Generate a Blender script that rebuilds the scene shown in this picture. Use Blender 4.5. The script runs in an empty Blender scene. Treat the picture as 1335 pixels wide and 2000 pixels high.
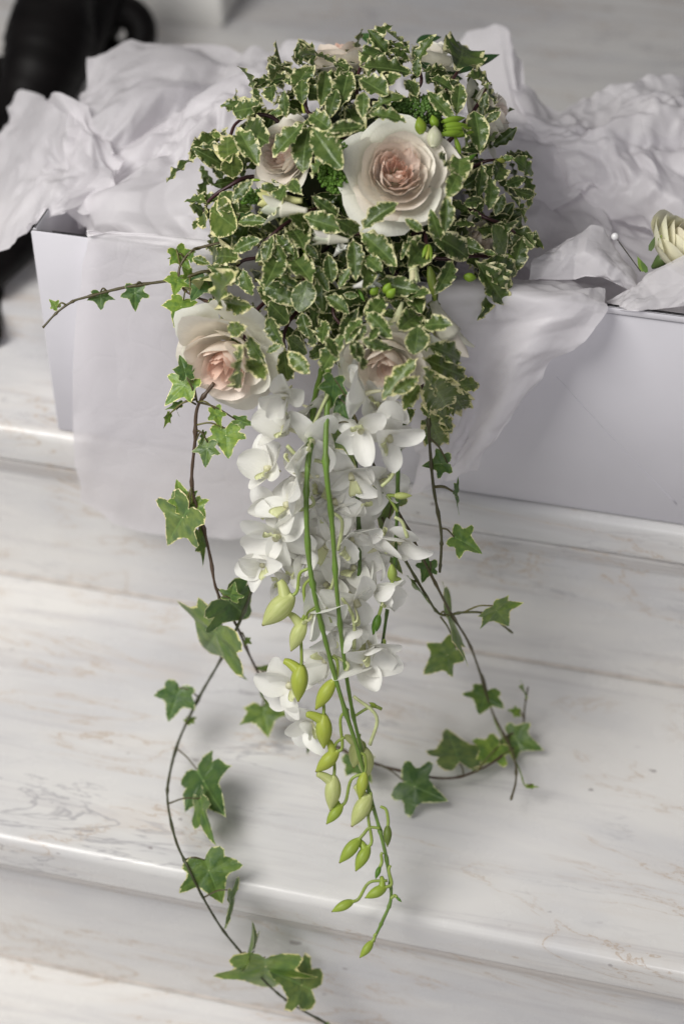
import bpy, math, random
import mathutils
from mathutils import Vector, Matrix, noise
random.seed(7)
S = bpy.context.scene
C = S.collection
R = math.radians
PI = math.pi

# ------------------------------------------------------------------ camera
PITCH, YAW, FPX = R(41.4), R(13.3), 3400.0
CAM = Vector((0, 0, 1.0))
HEAD = Vector((-math.sin(YAW)*math.cos(PITCH), math.cos(YAW)*math.cos(PITCH), -math.sin(PITCH)))
RIGHT = Vector((math.cos(YAW), math.sin(YAW), 0))
UP = RIGHT.cross(HEAD)
cd = bpy.data.cameras.new('camera')
cam = bpy.data.objects.new('camera', cd); C.objects.link(cam)
cam.location = CAM
cam.rotation_euler = (PI/2-PITCH, 0, YAW)
cd.sensor_fit = 'VERTICAL'; cd.sensor_height = 36; cd.lens = FPX/2000*36
cd.clip_start = .02; cd.clip_end = 60
cd.dof.use_dof = True; cd.dof.focus_distance = 1.135; cd.dof.aperture_fstop = 3.4
S.camera = cam

# ------------------------------------------------------------------ light
w = bpy.data.worlds.new('World'); S.world = w; w.use_nodes = True
bg = w.node_tree.nodes['Background']
bg.inputs[0].default_value = (.93, .92, 1.0, 1); bg.inputs[1].default_value = .078
def area(name, loc, target, sx, sy, power, col):
    l = bpy.data.lights.new(name, 'AREA'); l.shape = 'RECTANGLE'; l.size = sx; l.size_y = sy
    l.energy = power; l.color = col
    o = bpy.data.objects.new(name, l); C.objects.link(o); o.location = loc
    o.rotation_euler = (Vector(target)-Vector(loc)).to_track_quat('-Z', 'Y').to_euler()
    return o
area('window_light', (-.98, .08, 1.55), (-.2, .70, .05), .95, .95, 27, (1.0, .98, .94))
area('front_window_light', (.9, -3.2, 2.3), (-.2, .9, .1), 1.7, 1.4, 38, (.98, .975, 1.0))
S.view_settings.view_transform = 'Standard'; S.view_settings.look = 'None'
S.view_settings.exposure = .2; S.view_settings.gamma = 1
S.view_settings.use_curve_mapping = False
S.render.engine = 'CYCLES'
S.cycles.max_bounces = 6; S.cycles.diffuse_bounces = 4; S.cycles.glossy_bounces = 2; S.cycles.transmission_bounces = 4; S.cycles.transparent_max_bounces = 8

# ------------------------------------------------------------------ helpers
def ray(px, py): return HEAD + RIGHT*((px-667.5)/FPX) - UP*((py-1000)/FPX)
def at(px, py, d): return CAM + ray(px, py)*d
def dy(px, py, Y): return Y/ray(px, py).y
def dz(px, py, Z): return (Z-1.0)/ray(px, py).z
def mesh_obj(name, verts, faces, mat=None, parent=None, uvs=None, smooth=True, link=True):
    me = bpy.data.meshes.new(name); me.from_pydata(verts, [], faces)
    if uvs:
        l = me.uv_layers.new(name='UVMap'); 
        flat = []
        for p in me.polygons:
            for vi in p.vertices: flat.extend(uvs[vi])
        l.data.foreach_set('uv', flat)
    if smooth: me.polygons.foreach_set('use_smooth', [True]*len(me.polygons))
    if mat: me.materials.append(mat)
    me.update()
    return obj_of(name, me, parent) if link else me
def obj_of(name, me, parent=None):
    o = bpy.data.objects.new(name, me); C.objects.link(o)
    if parent: o.parent = parent
    return o
def empty(name, loc=(0, 0, 0), parent=None):
    o = bpy.data.objects.new(name, None); C.objects.link(o); o.location = loc; o.empty_display_size = .02
    if parent: o.parent = parent
    return o
def tag(o, label=None, cat=None, group=None, kind=None):
    if label: o['label'] = label
    if cat: o['category'] = cat
    if group: o['group'] = group
    if kind: o['kind'] = kind
    return o
def grid_faces(nu, nv, off=0, closed_u=False):
    f = []
    for j in range(nv-1):
        for i in range(nu if closed_u else nu-1):
            a = j*nu+i; b = j*nu+(i+1) % nu
            f.append((off+a, off+b, off+b+nu, off+a+nu))
    return f
def catmull(pts, n):
    out = []
    P = [pts[0]*2-pts[1]]+list(pts)+[pts[-1]*2-pts[-2]]
    for i in range(len(pts)-1):
        a, b, c, d = P[i:i+4]
        for k in range(n):
            t = k/n
            out.append(.5*((2*b)+(c-a)*t+(2*a-5*b+4*c-d)*t*t+(-a+3*b-3*c+d)*t**3))
    out.append(pts[-1].copy()); return out
def tube_data(pts, r0, r1, sides=7, n=5, prof=None, wob=0, nodes=0):
    P = catmull([Vector(p) for p in pts], n) if len(pts) > 1 else pts
    V, F, U = [], [], []
    m = len(P); t0 = (P[1]-P[0]).normalized()
    nrm = t0.orthogonal().normalized()
    for i, p in enumerate(P):
        t = (P[min(i+1, m-1)]-P[max(i-1, 0)]).normalized()
        nrm = (nrm-t*nrm.dot(t)).normalized(); b = t.cross(nrm)
        s = i/(m-1); r = prof(s) if prof else r0+(r1-r0)*s
        if wob: r *= 1+wob*noise.noise(p*160)
        if nodes: r *= 1+.55*math.exp(-((s*nodes) % 1-.5)**2/.006)
        for k in range(sides):
            a = 2*PI*k/sides
            V.append(p+(nrm*math.cos(a)+b*math.sin(a))*r); U.append((k/sides, s))
    F = grid_faces(sides, m, 0, True)
    F.append(tuple(range(sides-1, -1, -1))); F.append(tuple((m-1)*sides+k for k in range(sides)))
    return V, F, U
def join(parts):
    V, F, U = [], [], []
    for v, f, u in parts:
        o = len(V); V += v; U += u; F += [tuple(i+o for i in q) for q in f]
    return V, F, U
def frame(loc, ydir, zhint, sx=1, sy=1, sz=1):
    y = ydir.normalized(); z = zhint-y*zhint.dot(y)
    if z.length < 1e-4: z = y.orthogonal()
    z.normalize(); x = y.cross(z)
    m = Matrix((x*sx, y*sy, z*sz)).transposed().to_4x4(); m.translation = loc
    return m

# ------------------------------------------------------------------ materials
class NT:
    def __init__(s, name):
        s.m = bpy.data.materials.new(name); s.m.use_nodes = True
        s.t = s.m.node_tree; s.n = s.t.nodes; s.l = s.t.links
        s.b = s.n['Principled BSDF']; s.out = s.n['Material Output']
    def node(s, ty, **kw):
        q = s.n.new(ty)
        for k, v in kw.items():
            if k.startswith('i_'):
                q.inputs[k[2:].replace('_', ' ')].default_value = v
            else: setattr(q, k, v)
        return q
    def link(s, a, b): s.l.new(a, b)
    def math(s, op, a, b=None, clamp=False):
        q = s.n.new('ShaderNodeMath'); q.operation = op; q.use_clamp = clamp
        for i, x in enumerate((a, b)):
            if x is None: continue
            if isinstance(x, (int, float)): q.inputs[i].default_value = x
            else: s.l.new(x, q.inputs[i])
        return q.outputs[0]
    def ramp(s, x, lo, hi, a=0., b=1.):
        q = s.n.new('ShaderNodeMapRange'); q.interpolation_type = 'SMOOTHSTEP'
        s.l.new(x, q.inputs[0]); q.inputs[1].default_value = lo; q.inputs[2].default_value = hi
        q.inputs[3].default_value = a; q.inputs[4].default_value = b
        return q.outputs[0]
    def mix(s, f, a, b, mode='MIX'):
        q = s.n.new('ShaderNodeMix'); q.data_type = 'RGBA'; q.blend_type = mode
        for i, x in ((0, f), (6, a), (7, b)):
            if isinstance(x, (int, float)): q.inputs[i].default_value = x
            elif isinstance(x, tuple): q.inputs[i].default_value = (*x, 1) if len(x) == 3 else x
            else: s.l.new(x, q.inputs[i])
        return q.outputs[2]
    def noise(s, vec, scale, detail=3, rough=.55, dist=0):
        q = s.n.new('ShaderNodeTexNoise'); q.inputs['Scale'].default_value = scale
        q.inputs['Detail'].default_value = detail; q.inputs['Roughness'].default_value = rough
        q.inputs['Distortion'].default_value = dist
        if vec is not None: s.l.new(vec, q.inputs['Vector'])
        return q.outputs['Fac']
    def mapping(s, vec, scale=(1, 1, 1), rot=(0, 0, 0), loc=(0, 0, 0)):
        q = s.n.new('ShaderNodeMapping'); s.l.new(vec, q.inputs[0])
        q.inputs['Scale'].default_value = scale; q.inputs['Rotation'].default_value = rot
        q.inputs['Location'].default_value = loc
        return q.outputs[0]
    def bump(s, h, strength, dist):
        q = s.n.new('ShaderNodeBump'); q.inputs['Strength'].default_value = strength
        q.inputs['Distance'].default_value = dist; s.l.new(h, q.inputs['Height'])
        s.l.new(q.outputs[0], s.b.inputs['Normal']); return q.outputs[0]
    def set(s, col=None, rough=None, spec=None):
        if col is not None:
            if isinstance(col, tuple): s.b.inputs['Base Color'].default_value = (*col, 1)
            else: s.l.new(col, s.b.inputs['Base Color'])
        if rough is not None:
            if isinstance(rough, (int, float)): s.b.inputs['Roughness'].default_value = rough
            else: s.l.new(rough, s.b.inputs['Roughness'])
        if spec is not None: s.b.inputs['Specular IOR Level'].default_value = spec
    def translucent(s, col, fac, normal=None):
        t = s.n.new('ShaderNodeBsdfTranslucent'); mx = s.n.new('ShaderNodeMixShader')
        if isinstance(col, tuple): t.inputs[0].default_value = (*col, 1)
        else: s.l.new(col, t.inputs[0])
        if normal is not None: s.l.new(normal, t.inputs['Normal'])
        mx.inputs[0].default_value = fac
        s.l.new(s.b.outputs[0], mx.inputs[1]); s.l.new(t.outputs[0], mx.inputs[2])
        s.l.new(mx.outputs[0], s.out.inputs[0]); return mx

def mat_marble(name, base=(.755, .74, .72), vein=1.0):
    t = NT(name); pos = t.node('ShaderNodeNewGeometry').outputs['Position']
    st = t.mapping(pos, (1.1, 3.4, 3.4), (0, R(4), R(-9)))
    cl = t.noise(st, 2.6, 4, .6, .5); col = t.mix(t.ramp(cl, .40, .70, 0, .72), base, (.56, .56, .585))
    cl2 = t.noise(t.mapping(pos, (1.3, 5, 5), (0, 0, R(-6)), (3, 1, 2)), 3.5, 5, .6, .4)
    col = t.mix(t.ramp(cl2, .58, .8, 0, .42), col, (.66, .58, .52))
    cl3 = t.noise(t.mapping(pos, (.55, 8.5, 8.5), (0, 0, R(-7)), (9, 4, 2)), 6.5, 8, .68, .9)
    col = t.mix(t.ramp(cl3, .50, .68, 0, .55), col, (.52, .50, .51))
    n1 = t.noise(t.mapping(pos, (1.0, 4.2, 4.2), (0, 0, R(-12)), (1.7, .3, 0)), 3.4, 8, .62, 1.1)
    v1 = t.ramp(t.math('ABSOLUTE', t.math('SUBTRACT', n1, .5)), 0, .0075, 1, 0)
    mk = t.ramp(t.noise(t.mapping(pos, (1, 1.6, 1), (0, 0, 0), (5, 2, 1)), 6.5, 2), .43, .56)
    halo = t.ramp(t.math('ABSOLUTE', t.math('SUBTRACT', n1, .5)), 0, .07, 1, 0)
    col = t.mix(t.math('MULTIPLY', t.math('MULTIPLY', halo, mk), .18), col, (.60, .53, .47))
    f1 = t.math('MULTIPLY', t.math('MULTIPLY', v1, mk), .68*vein)
    col = t.mix(f1, col, (.48, .37, .27))
    n2 = t.noise(t.mapping(pos, (.8, 5.5, 5.5), (0, 0, R(2)), (7, 3, 5)), 3.6, 6, .6, .6)
    v2 = t.ramp(t.math('ABSOLUTE', t.math('SUBTRACT', n2, .5)), 0, .011, 1, 0)
    mk2 = t.ramp(t.noise(t.mapping(pos, (1, 1, 1), (0, 0, 0), (2, 8, 1)), 5, 2), .46, .66)
    col = t.mix(t.math('MULTIPLY', t.math('MULTIPLY', v2, mk2), .7*vein), col, (.36, .35, .37))
    sp = t.noise(t.mapping(pos, (.7, 1.2, 1.2), (0, 0, R(-25))), 75, 2, .5)
    mk3 = t.ramp(t.noise(pos, 9, 1), .5, .62)
    col = t.mix(t.math('MULTIPLY', t.ramp(sp, .70, .74), t.math('MULTIPLY', mk3, .75)), col, (.27, .24, .24))
    t.set(col, t.ramp(t.noise(pos, 30, 3), .3, .7, .20, .30), .5)
    t.bump(t.noise(pos, 220, 2), .05, .001)
    return t.m
def mat_plain(name, col, rough=.6, spec=.3, var=0, scale=20, bump=0):
    t = NT(name); g = t.node('ShaderNodeNewGeometry').outputs['Position']
    if var:
        n = t.noise(g, scale, 3)
        c2 = tuple(max(0, c*(1-var)) for c in col)
        t.set(t.mix(t.ramp(n, .3, .7), col, c2), rough, spec)
    else: t.set(col, rough, spec)
    if bump: t.bump(t.noise(g, scale*3, 3), bump, .002)
    return t.m
def mat_tissue():
    t = NT('tissue_paper'); pos = t.node('ShaderNodeNewGeometry').outputs['Position']
    dn = t.node('ShaderNodeTexNoise'); dn.inputs['Scale'].default_value = 14; t.link(pos, dn.inputs['Vector'])
    wv = t.node('ShaderNodeVectorMath', operation='SCALE'); t.link(dn.outputs['Color'], wv.inputs[0]); wv.inputs['Scale'].default_value = .05
    ad = t.node('ShaderNodeVectorMath', operation='ADD'); t.link(pos, ad.inputs[0]); t.link(wv.outputs[0], ad.inputs[1])
    def vor(sc):
        q = t.node('ShaderNodeTexVoronoi', feature='DISTANCE_TO_EDGE'); q.inputs['Scale'].default_value = sc; t.link(ad.outputs[0], q.inputs['Vector']); return q.outputs['Distance']
    h = t.math('ADD', t.ramp(vor(36), 0, .07), t.math('MULTIPLY', t.ramp(vor(90), 0, .10), .35))
    msk = t.ramp(t.noise(pos, 9, 2), .35, .7, .15, 1)
    nr = t.bump(t.math('MULTIPLY', h, msk), .15, .0012)
    t.set((.88, .855, .885), .40, .35)
    mx = t.translucent((.90, .87, .89), .36, nr)
    tr = t.n.new('ShaderNodeBsdfTransparent'); tr.inputs[0].default_value = (.98, .97, .98, 1)
    m2 = t.n.new('ShaderNodeMixShader'); m2.inputs[0].default_value = .17
    t.link(mx.outputs[0], m2.inputs[1]); t.link(tr.outputs[0], m2.inputs[2]); t.link(m2.outputs[0], t.out.inputs[0])
    return t.m
def mat_varleaf(name, margin, green, dark, cream, jag=.05, gloss=.24, trans=.16):
    """UV.x = distance from the leaf margin, UV.y = distance from the nearest vein; both in leaf lengths"""
    t = NT(name); uv = t.node('ShaderNodeUVMap'); sep = t.node('ShaderNodeSeparateXYZ'); t.link(uv.outputs[0], sep.inputs[0])
    oi = t.node('ShaderNodeObjectInfo'); tc = t.node('ShaderNodeTexCoord').outputs['Object']
    va = t.node('ShaderNodeVectorMath', operation='ADD'); t.link(tc, va.inputs[0])
    cb = t.node('ShaderNodeCombineXYZ'); t.link(t.math('MULTIPLY', oi.outputs['Random'], 40), cb.inputs[0]); t.link(cb.outputs[0], va.inputs[1])
    jn = t.noise(va.outputs[0], 13, 3, .65)
    mj = t.noise(va.outputs[0], 3.2, 1)
    thr = t.math('ADD', t.math('MULTIPLY', t.math('SUBTRACT', jn, .5), jag*4), t.math('MULTIPLY', t.math('SUBTRACT', mj, .5), margin*3.4))
    e = t.math('ADD', sep.outputs[0], thr)
    isg = t.ramp(e, margin*.86, margin*1.16)
    gv = t.ramp(t.noise(va.outputs[0], 5, 2), .3, .7)
    grn = t.mix(gv, green, dark)
    grn = t.mix(1.0, grn, oi.outputs['Color'], 'MULTIPLY')
    vein = t.ramp(sep.outputs[1], .004, .018, .38, 0)
    grn = t.mix(vein, grn, tuple(min(1, c*2.1+.02) for c in green))
    crm = t.mix(t.ramp(t.noise(va.outputs[0], 9, 2), .35, .7), cream, (cream[0]*.80, cream[1]*.86, cream[2]*.62))
    crm = t.mix(.35, crm, t.mix(1.0, crm, oi.outputs['Color'], 'MULTIPLY'))
    col = t.mix(isg, crm, grn)
    geo = t.node('ShaderNodeNewGeometry')
    back = t.mix(.22, col, (.36, .43, .22))
    col = t.mix(geo.outputs['Backfacing'], col, back)
    t.set(col, t.ramp(t.noise(va.outputs[0], 7, 2), .3, .7, gloss, gloss+.16), .42)
    t.bump(t.noise(va.outputs[0], 16, 2), .08, .02)
    t.translucent(t.mix(.4, col, (.30, .40, .04)), trans)
    return t.m
def mat_petal(name, trans=.3, rough=.42, rim=None, bump=.25):
    """base colour from the object colour; UV.y runs base to rim of the petal"""
    t = NT(name); uv = t.node('ShaderNodeUVMap'); sep = t.node('ShaderNodeSeparateXYZ'); t.link(uv.outputs[0], sep.inputs[0])
    oi = t.node('ShaderNodeObjectInfo'); tc = t.node('ShaderNodeTexCoord').outputs['Object']
    col = t.mix(t.ramp(sep.outputs[1], 0, .36, .7, 0), oi.outputs['Color'], (.80, .77, .52))
    if rim: col = t.mix(t.ramp(sep.outputs[1], .6, 1, 0, .5), col, rim)
    st = t.noise(t.mapping(uv.outputs[0], (26, 1.5, 1)), 2.0, 2)
    col = t.mix(t.ramp(st, .35, .75, 0, .10), col, (.80, .70, .62))
    t.set(col, rough, .4)
    nr = t.bump(st, bump, .0012)
    t.translucent(col, trans, nr)
    return t.m
def mat_bud():
    t = NT('bud_green'); uv = t.node('ShaderNodeUVMap'); sep = t.node('ShaderNodeSeparateXYZ'); t.link(uv.outputs[0], sep.inputs[0])
    oi = t.node('ShaderNodeObjectInfo')
    col = t.mix(t.ramp(sep.outputs[1], .93, 1.0), oi.outputs['Color'], (.20, .12, .05))
    col = t.mix(t.ramp(t.noise(t.mapping(uv.outputs[0], (10, 1, 1)), 2, 2), .35, .7, 0, .3), col, (.30, .42, .05))
    t.set(col, .42, .4); t.translucent(col, .25)
    return t.m
def mat_objcol(name, rough=.4, trans=0, spec=.4, var=.25):
    t = NT(name); oi = t.node('ShaderNodeObjectInfo'); pos = t.node('ShaderNodeNewGeometry').outputs['Position']
    col = t.mix(t.ramp(t.noise(pos, 120, 3), .3, .7, 0, var), oi.outputs['Color'], (.08, .05, .03))
    t.set(col, rough, spec)
    if trans: t.translucent(col, trans)
    return t.m
M = {}
M['marble'] = mat_marble('white_marble')
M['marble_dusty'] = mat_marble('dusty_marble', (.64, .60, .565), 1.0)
M['joint'] = mat_plain('joint_mortar', (.66, .60, .55), .7, .2, .25, 60)
M['box'] = mat_plain('white_card', (.655, .64, .685), .55, .3, .05, 14)
M['boxin'] = mat_plain('grey_card_inside', (.60, .55, .54), .7, .2, .08, 14)
M['tissue'] = mat_tissue()
M['wood'] = mat_plain('black_lacquered_wood', (.006, .005, .005), .5, .15, .4, 30)
M['stone'] = mat_plain('white_plinth_stone', (.80, .79, .76), .5, .3, .06, 8)
M['pitt'] = mat_varleaf('variegated_leaf', .028, (.108, .157, .044), (.050, .090, .023), (.71, .665, .42), .065, .24)
M['ivy'] = mat_varleaf('ivy_leaf', .017, (.105, .180, .048), (.048, .105, .036), (.68, .68, .40), .034, .28)
M['ruscus'] = mat_varleaf('dark_leaf', -.5, (.030, .085, .030), (.018, .055, .022), (.03, .08, .03), .0, .3)
M['rose'] = mat_petal('rose_petal', .28, .42)
M['orchid'] = mat_petal('orchid_petal', .30, .34, None, .35)
M['bud'] = mat_bud()
M['stem'] = mat_objcol('plant_stem', .38)
M['filler'] = mat_objcol('flower_filler', .5, .1)
M['pearl'] = mat_plain('pearl', (.80, .79, .80), .12, .7)
M['steel'] = mat_plain('pin_steel', (.35, .34, .33), .25, .6)
M['steel'].node_tree.nodes['Principled BSDF'].inputs['Metallic'].default_value = 1

# ------------------------------------------------------------------ marble steps
X0, X1 = -3.0, 2.6
def extrude_profile(name, prof, mat, parent, x0=X0, x1=X1, nx=2):
    V, F = [], []
    n = len(prof)
    for i in range(nx):
        x = x0+(x1-x0)*i/(nx-1)
        for (y, z) in prof: V.append((x, y, z))
    for i in range(nx-1):
        for k in range(n):
            F.append((i*n+k, (i+1)*n+k, (i+1)*n+(k+1) % n, i*n+(k+1) % n))
    F.append(tuple(range(n))); F.append(tuple((nx-1)*n+k for k in range(n-1, -1, -1)))
    me = mesh_obj(name, V, F, mat, parent, smooth=False, link=False)
    for p in me.polygons: p.use_smooth = len(p.vertices) == 4
    me.set_sharp_from_angle(angle=R(32))
    return obj_of(name, me, parent)
def nosing(y, z, back, th=.034):
    r = .0072
    p = [(back, z)]
    for k in range(9):
        a = PI/2*k/8
        p.append((y+r-r*math.sin(a), z-r+r*math.cos(a)))
    r2 = .006
    for k in range(5):
        a = PI/2*k/4
        p.append((y+r2-r2*math.cos(a), z-th+r2-r2*math.sin(a)))
    p.append((y+.008, z-th)); p.append((back, z-th))
    return p
def moulding(y, z, back):
    # fine fillets under the nosing, each set a little further back
    p = [(back, z)]
    yy, zz = y+.0030, z
    for k in range(3):
        p += [(yy, zz), (yy, zz-.0036), (yy+.0006, zz-.0042), (yy+.0040, zz-.0044), (yy+.0040, zz-.0060)]
        yy += .0030; zz -= .0062
    p.append((back, zz)); return p
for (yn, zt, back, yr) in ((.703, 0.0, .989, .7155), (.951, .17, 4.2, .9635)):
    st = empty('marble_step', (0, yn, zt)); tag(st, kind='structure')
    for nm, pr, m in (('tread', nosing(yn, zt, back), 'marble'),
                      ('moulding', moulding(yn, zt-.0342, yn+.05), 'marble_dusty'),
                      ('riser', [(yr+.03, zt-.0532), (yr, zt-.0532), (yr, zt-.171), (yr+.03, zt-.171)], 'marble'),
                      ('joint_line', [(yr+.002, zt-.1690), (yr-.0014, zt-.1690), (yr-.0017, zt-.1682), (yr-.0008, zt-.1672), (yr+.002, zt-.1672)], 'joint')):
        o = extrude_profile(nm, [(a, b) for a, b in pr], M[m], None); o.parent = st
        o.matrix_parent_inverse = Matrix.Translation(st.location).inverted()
lo = extrude_profile('lower_tread', [(.20, -.17), (.20, -.21), (.77, -.21), (.77, -.17)], M['marble'], None); tag(lo, kind='structure')

# plinth standing far back on the landing
def box_mesh(name, a, b, mat, parent=None, bev=.004):
    (x0, y0, z0), (x1, y1, z1) = a, b
    prof = []
    for (cx, cy, s) in ((x0, y0, 2), (x1, y0, 3), (x1, y1, 0), (x0, y1, 1)):
        for k in range(4):
            an = PI/2*s+PI/2*k/3
            prof.append((cx+(bev if cx == x0 else -bev)+bev*math.cos(an), cy+(bev if cy == y0 else -bev)+bev*math.sin(an)))
    n = len(prof); V, F = [], []
    cx, cy = (x0+x1)/2, (y0+y1)/2
    levels = [(z0, bev*.7), (z0+bev, 0), (z1-bev, 0), (z1, bev*.7)]
    for z, ins in levels:
        for (x, y) in prof:
            V.append((x-math.copysign(ins, x-cx), y-math.copysign(ins, y-cy), z))
    F = grid_faces(n, 4, 0, True)
    F.append(tuple(range(n-1, -1, -1))); F.append(tuple(3*n+k for k in range(n)))
    me = mesh_obj(name, V, F, mat, None, smooth=True, link=False); me.set_sharp_from_angle(angle=R(40))
    return obj_of(name, me, parent)
pl = empty('plinth', (-.60, 1.75, .17)); tag(pl, 'blurred white stone plinth behind the box beside the dark chair', 'plinth')
for nm, a, b in (('base', (-.085, -.115, 0), (.085, .115, .055)), ('shaft', (-.07, -.1, .055), (.07, .1, .6))):
    o = box_mesh(nm, a, b, M['stone'], pl)

# ------------------------------------------------------------------ card box
BX0, BX1, BY0, BY1, BZ0, BZ1 = -.448, .36, .957, 1.190, .1712, .348
bx = empty('flower_box', (-.05, 1.12, .1712)); tag(bx, 'large open white card box on the upper marble step', 'box')
def bpart(nm, a, b, m='box', bev=.0012):
    o = box_mesh(nm, a, b, M[m], bx, bev); o.matrix_parent_inverse = Matrix.Translation(bx.location).inverted(); return o
T = .003
bpart('front_panel', (BX0, BY0, BZ0), (BX1, BY0+T, BZ1))
bpart('back_panel', (BX0, BY1-T, BZ0), (BX1, BY1, BZ1))
bpart('side_panel', (BX0, BY0+T+.0004, BZ0), (BX0+T, BY1-T-.0004, BZ1))
bpart('side_panel', (BX1-T, BY0+T+.0004, BZ0), (BX1, BY1-T-.0004, BZ1))
bpart('base_panel', (BX0+T+.0004, BY0+T+.0004, BZ0), (BX1-T-.0004, BY1-T-.0004, BZ0+T), 'boxin')
bpart('rim_fold', (-.10, BY0-.0012, BZ1-.0042), (BX1, BY0-.0002, BZ1+.0006), 'box', .0005)
bpart('inner_flap', (BX0+.012, BY0+.006, BZ0+.02), (BX1-.012, BY0+.0085, BZ1-.003), 'boxin')

V, F, U = tube_data([at(1085, 735, dy(1085, 735, BY0)), at(1190, 850, dy(1190, 850, BY0)), at(1320, 985, dy(1320, 985, BY0))], .0005, .0004, 6, 12, None, .8)
o = mesh_obj('crease', V, F, M['box'], bx); o.matrix_parent_inverse = Matrix.Translation(bx.location).inverted()
# ------------------------------------------------------------------ tissue sheets
_hr = random.Random(77); HT = [_hr.uniform(-1, 1) for _ in range(4096)]
def hsh(i, j, k): return HT[(i*73856093 ^ j*19349663 ^ k*83492791) & 4095]
def facet(x, y, k):
    """piecewise flat triangles with straight creases between them"""
    s_ = (x+y)*.3660254; X, Y = x+s_, y+s_
    i, j = math.floor(X), math.floor(Y); fx, fy = X-i, Y-j
    if fx > fy: return (1-fx)*hsh(i, j, k)+(fx-fy)*hsh(i+1, j, k)+fy*hsh(i+1, j+1, k)
    return (1-fy)*hsh(i, j, k)+(fy-fx)*hsh(i, j+1, k)+fx*hsh(i+1, j+1, k)
def crumple(x, y, seed, cell, rot=0.):
    """height in units of the cell: facets at three sizes, finer ones only in patches"""
    c, n = math.cos(rot), math.sin(rot); x, y = x*c-y*n, (x*n+y*c)*1.25
    wx = x/cell+.55*noise.noise(Vector((x/cell*.7, y/cell*.7, seed))); wy = y/cell+.55*noise.noise(Vector((x/cell*.7, y/cell*.7, seed+9.5)))
    h = facet(wx, wy, seed)+.55*facet(wx*2.3+3.1, wy*2.3+1.7, seed+1)*(.5+.9*abs(noise.noise(Vector((wx*.6, wy*.6, seed+4)))))
    m = max(0, noise.noise(Vector((wx*.8, wy*.8, seed+7)))+.12)
    return h+.85*m*facet(wx*5.1, wy*5.1+.3, seed+2)
def sheet(label, rows, cell=.05, amp=.008, rot=0., seed=0, name='tissue_sheet'):
    sub = 30
    P = [[at(*p) for p in r] for r in rows]
    fine = [catmull(r, sub) for r in P]
    cols = list(zip(*fine)); full = [catmull([v.copy() for v in c], sub) for c in cols]
    nu, nv = len(full), len(full[0]); V = []
    W = sum((P[0][k+1]-P[0][k]).length+(P[-1][k+1]-P[-1][k]).length for k in range(len(P[0])-1))/2
    Hh = sum((P[k+1][0]-P[k][0]).length+(P[k+1][-1]-P[k][-1]).length for k in range(len(P)-1))/2
    for j in range(nv):
        for i in range(nu):
            p = full[i][j]
            a = full[min(i+1, nu-1)][j]-full[max(i-1, 0)][j]; b = full[i][min(j+1, nv-1)]-full[i][max(j-1, 0)]
            n = a.cross(b)
            n = n.normalized() if n.length > 1e-9 else -HEAD
            x, y = W*i/(nu-1), Hh*j/(nv-1)
            h = crumple(x, y, seed*5+1, cell, rot)
            k = max(0, 1-min(min(i, nu-1-i)/nu, min(j, nv-1-j)/nv)/.10)
            e = (RIGHT*facet(x/.022, y/.022, seed+60)+UP*facet(x/.022, y/.022, seed+61))*min(.009, amp*.9)*k
            V.append(p+n*h*amp+e)
    o = mesh_obj(name, V, grid_faces(nu, nv), M['tissue'])
    tag(o, label, 'tissue paper', 'tissue paper in and over the box'); return o
# bed of crumpled paper lying inside the box
V = []; nu, nv = 150, 70
for j in range(nv):
    for i in range(nu):
        x = BX0+.008+(BX1-BX0-.016)*i/(nu-1); y = BY0+.014+(BY1-BY0-.022)*j/(nv-1)
        V.append((x, y, .285+.018*crumple(x, y, 3, .06)+.02*j/nv))
o = mesh_obj('tissue_sheet', V, grid_faces(nu, nv), M['tissue'])
tag(o, 'crumpled tissue paper lying deep inside the box under the flowers', 'tissue paper', 'tissue paper in and over the box')
sheet('thin grey-looking tissue sheet spilling over the left end of the box by the dark chair',
      [[(-60, 320, 1.38), (55, 185, 1.39), (150, 225, 1.30), (240, 300, 1.255)],
       [(-70, 400, 1.31), (60, 300, 1.30), (150, 320, 1.245), (225, 350, 1.235)],
       [(-70, 500, 1.25), (0, 480, 1.245), (70, 440, 1.225), (180, 405, 1.235)]], 0.05, 0.009, 0.3, 1)
sheet('hindmost tissue sheet standing up at the back left of the box',
      [[(172, 122, 1.39), (330, 84, 1.39), (450, 120, 1.385), (620, 105, 1.37), (800, 110, 1.36)],
       [(150, 230, 1.29), (330, 180, 1.315), (460, 190, 1.32), (620, 200, 1.32), (800, 200, 1.32)],
       [(140, 320, 1.265), (300, 290, 1.285), (440, 280, 1.29), (620, 300, 1.29), (800, 300, 1.29)],
       [(170, 440, 1.27), (300, 420, 1.27), (440, 400, 1.27), (620, 420, 1.27), (800, 420, 1.26)]], 0.06, 0.013, 1.0, 2)
sheet('bright crumpled tissue heap left of the bouquet inside the box',
      [[(270, 285, 1.30), (360, 235, 1.295), (450, 175, 1.29), (570, 135, 1.285), (680, 150, 1.27)],
       [(180, 325, 1.265), (300, 300, 1.255), (420, 260, 1.25), (540, 250, 1.245), (680, 260, 1.23)],
       [(142, 385, 1.25), (260, 380, 1.225), (390, 370, 1.22), (520, 370, 1.215), (680, 380, 1.21)],
       [(200, 440, 1.25), (270, 480, 1.21), (400, 490, 1.20), (530, 500, 1.195), (680, 500, 1.195)]], 0.048, 0.011, 0.6, 3)
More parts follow.
